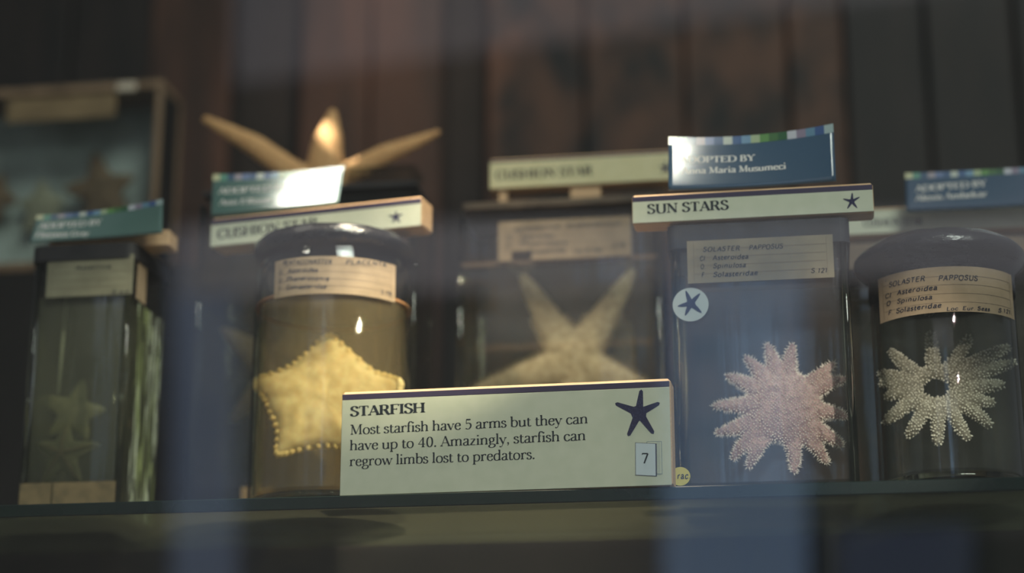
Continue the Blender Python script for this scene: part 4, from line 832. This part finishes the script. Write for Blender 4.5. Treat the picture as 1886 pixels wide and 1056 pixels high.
T = Thing('dry_starfish', 'big dry sand-coloured starfish with three raised arms, above the amber jar', 'starfish', (C.x, C.y, zb1))
me = bake_voxel(arms_mesh(C, arms, 34*k, .55), .0014, 'body', SAND, T.o, 3); T.part('body', None, None, me=me)
T.part('ribs', spines_on(me, 1600, .0014, .0006, random.Random(15), seg=4, mind=.0016, facing=False), SAND, kind='stuff', label='rows of blunt spines')

# ---- back row, right end
YR2 = .165
T, x0, x1, ztR = box_jar('square jar in the back row behind the round jar at the right end', 1552, 1960, 650, YR2, .075, 442, 520, SMOKYF, lidm=LIDW, lid_h=.018, r=.008)

# ================================================================ SIGNS AND TAGS
E5 = lambda c, r, rot=0: [(c[0]+r*math.cos(math.radians(-90+rot+72*k)), c[1]+r*math.sin(math.radians(-90+rot+72*k))) for k in range(5)]
Z = lambda x, y: (1140+x/3.3, 220+y/3.3)
S1, f1, w1, h1 = sign('long cream sign reading SUN STARS, lying across the square sun star jar', Z(80, 637), 359, Z(1552, 555), .0265, .018, 0.3, [('SUN STARS', Z(172, 575), Z(668, 548), 18, .45)], (Z(1415, 499), [Z(*t) for t in ((1418, 446), (1464, 472), (1449, 541), (1388, 544), (1361, 484))], 2.5), stripe=.27)
TG = adoption_tag('blue tag reading ADOPTED BY Anna Maria Musumeci, standing on the SUN STARS sign', Z(300, 432), Z(300, 95), Z(1320, 378), .033, 0.5, 12, [('ADOPTED BY', Z(368, 253), Z(824, 232), 14.2, .7), ('Anna Maria Musumeci', Z(382, 324), Z(1016, 290), 14, .6)], TAG_B, .0042, twist=-.004, sag=.0012)
tag_spot(TG[4], .0, .8, 1.5, .08, 16, 7)
Z = lambda x, y: (360+x/3.52, 180+y/3.52)
S2, f2, w2, h2 = sign('thick cream sign reading CUSHION STAR, lying askew on the lid of the amber jar', (386, 456), 402, (776, 414), .092, .021, 9, [('CUSHION STAR', Z(140, 918), Z(795, 838), 18, .45)], ((729, 400), [Z(*t) for t in ((1302, 735), (1345, 755), (1328, 812), (1278, 812), (1252, 765))], 2.5), stripe=.27)
TG = adoption_tag('teal tag with a blinding highlight, standing on the CUSHION STAR sign', (388, 399), (395.5, 325), (623, 374), .097, 7, 12, [('ADOPTED BY', Z(160, 628), Z(600, 585), 11.5, .7), ('Ann Ellison', Z(158, 698), Z(490, 672), 10.5, .6)], TAG_T, .0015, twist=.006, sag=.0008)
tag_spot(TG[4], .78, .5, 1.5, .13, 45, 9)
Z = lambda x, y: (0+x/2.456, 130+y/2.456)
adoption_tag('teal tag reading ADOPTED BY, curling forward on the tall left jar', Z(130, 780), Z(152, 642), Z(730, 762), YL+.004, 4, 8, [('ADOPTED BY', Z(165, 707), Z(452, 690), 11, .7), ('Florence Gray', Z(155, 750), Z(398, 741), 10, .6)], TAG_T, .003, twist=-.010, sag=.0006)
# wooden block that carries the left tag
mb = MB(); a = at(88, 450, YL+.008); b = at(309, 450, YL+.008); mb.box((a.x, YL+.010, ztL+.0002), (b.x-a.x, 0, 0), (0, 0, .011), (0, .018, 0), bev=.0006)
single('wooden_block', mb, MDF, 'plain fibreboard block on the lid of the tall left jar, behind its teal tag', 'block', loc=((a.x+b.x)/2, YL+.019, ztL))
Z = lambda x, y: (820+x/3.77, 240+y/3.77)
sign('cream CUSHION STAR sign on the large back jar, partly behind the blue tag', Z(305, 412), 293, (1262, 322), YB+.004, .02, 0, [('CUSHION STAR', Z(350, 345), Z(1025, 308), 17, .45)], (Z(1530, 262), E5(Z(1530, 262), 13), 2.4), board=BOARD2, stripe=.15)
# small wooden feet under that sign
for xa, xb, dz in ((1050, 1106, 0), (918, 934, 0)):
    a = at(xa, 350, YB+.006); b = at(xb, 350, YB+.006); zt_ = at(xa, 351 if xa < 1000 else 345, YB+.006).z
    z_ = ztB+.0062
    if zt_-z_ > .001:
        mb = MB(); mb.box((a.x, YB+.006, z_), (b.x-a.x, 0, 0), (0, 0, zt_-z_), (0, .014, 0), bev=.0005)
        single('wooden_wedge', mb, MDF, 'small wooden wedge under the middle of the back CUSHION STAR sign' if xa > 1000 else 'thin wooden wedge under the left end of the back CUSHION STAR sign', 'prop', loc=((a.x+b.x)/2, YB+.013, z_))
sign('blurred cream sign in the back row behind the round black lid', (1500, 437), 388, (1930, 418), YR2+.012, .016, 0, [('CUSHION STAR', (1590, 418), (1700, 414), 14, .4)], None, board=BOARD, stripe=.12)
Z = lambda x, y: (1640+x/7.667, 290+y/7.667)
adoption_tag('blue tag reading ADOPTED BY Alexis Ambekar, in the back row above the round black lid', Z(222, 772), Z(205, 222), (1925, 364), YR2-.006, 0, 5, [('ADOPTED BY', Z(345, 485), Z(1355, 400), 12, .7), ('Alexis Ambekar', Z(345, 615), Z(1372, 545), 11.5, .6)], TAG_B, .001, sag=0)

# ================================================================ DISPLAY CASE, LEFT REAR
YC = .33
def cz(px, py): return at(px, py, YC)
R_ = cz(292, 300).x; L_ = cz(-260, 300).x; TOP = cz(290, 146).z; BOT = cz(200, 492).z; dp = .05; fw = .008
T = Thing('display_case', 'old glazed wooden case with brown starfish inside, at the upper left', 'case', ((L_+R_)/2, YC+dp/2, BOT))
for (xa, za_, xb, zb_) in ((L_, TOP-fw, R_, TOP), (L_, BOT, R_, BOT+fw)):
    mb = MB(); mb.box((xa, YC, za_), (xb-xa, 0, 0), (0, 0, zb_-za_), (0, dp, 0), bev=.001); T.part('rail', mb, CASEW)
for xa in (L_, R_-fw*.75):
    mb = MB(); mb.box((xa, YC, BOT+fw+.0002), (fw*.75, 0, 0), (0, 0, TOP-BOT-2*fw-.0004), (0, .004, 0), bev=.001); T.part('stile', mb, CASEW)
    mb = MB(); mb.box((xa, YC+.0045, BOT+fw+.0002), (fw*.75, 0, 0), (0, 0, TOP-BOT-2*fw-.0004), (0, dp-.012, 0)); T.part('side', mb, BLACKW, label='dark side board')
    mb = MB(); mb.box((xa, YC+dp-.007, BOT+fw+.0002), (fw*.75+.001, 0, 0), (0, 0, TOP-BOT-2*fw-.0004), (0, .006, 0)); T.part('back_edge', mb, CASEW)
mb = MB(); mb.box((L_+fw*.76, YC+dp-.006, BOT+fw+.0002), (R_-L_-fw*1.52, 0, 0), (0, 0, TOP-BOT-2*fw-.0004), (0, .004, 0)); T.part('backing', mb, CASEB, label='mottled grey backing')
mb = MB(); mb.box((L_+fw*.76, YC+.002, BOT+fw+.0002), (R_-L_-fw*1.52, 0, 0), (0, 0, TOP-BOT-2*fw-.0004), (0, .0015, 0)); T.part('pane', mb, PANE)
mb = MB(); a = at(12, 226, YC-.001); b = at(214, 172, YC-.001); mb.box((a.x, YC-.001, a.z), (b.x-a.x, 0, 0), (0, 0, b.z-a.z), (0, .002, 0)); T.part('paper_strip', mb, mat('strip', S((124, 104, 76)), S((104, 86, 62)), scale=40, rough=.8), label='long brown label glued across the top of the glass')
mb = MB(); a = at(214, 168, YC-.003); b = at(250, 150, YC-.003); mb.box((a.x, YC-.003, a.z), (b.x-a.x, 0, 0), (0, 0, b.z-a.z), (0, .003, 0), bev=.0008); T.part('white_clip', mb, mat('clip', S((190, 176, 158)), rough=.5), label='small white clip on the top rail')
q = lambda x, y: (x/2.456, 130+y/2.456)
px_star('brown_star', 'brown star in the right half of the upper left glazed case', 'starfish', q(455, 540), [q(*t) for t in ((428, 362), (612, 480), (600, 700), (400, 700), (285, 535))], YC+.03, 30, 6, 34, BROWNSTAR, .0020, .35, r_mid=20)
px_star('grey_star', 'faint pale star in the middle of the upper left glazed case', 'starfish', q(190, 610), [q(*t) for t in ((185, 490), (300, 590), (260, 740), (110, 740), (80, 600))], YC+.034, 26, 5, 30, mat('grey_star_skin', S((140, 138, 120)), S((120, 118, 100)), rough=.9), .0020, .3, r_mid=17)
px_star('brown_star', 'dark brown star cut off by the left edge, in the upper left glazed case', 'starfish', q(-40, 560), [q(*t) for t in ((20, 470), (80, 600), (-20, 700), (-130, 620), (-90, 470))], YC+.03, 28, 6, 30, BROWNSTAR, .0020, .35, r_mid=18)
# dark wooden stand below the case
mb = MB(); mb.box((L_, YC, .0003), (at(352, 700, YC).x-L_, 0, 0), (0, 0, BOT-.0008), (0, .035, 0), bev=.002)
single('wooden_stand', mb, BLACKW, 'dark wooden stand under the glazed case, behind the tall left jar', 'stand', loc=((L_+R_)/2, YC+.015, .0003))
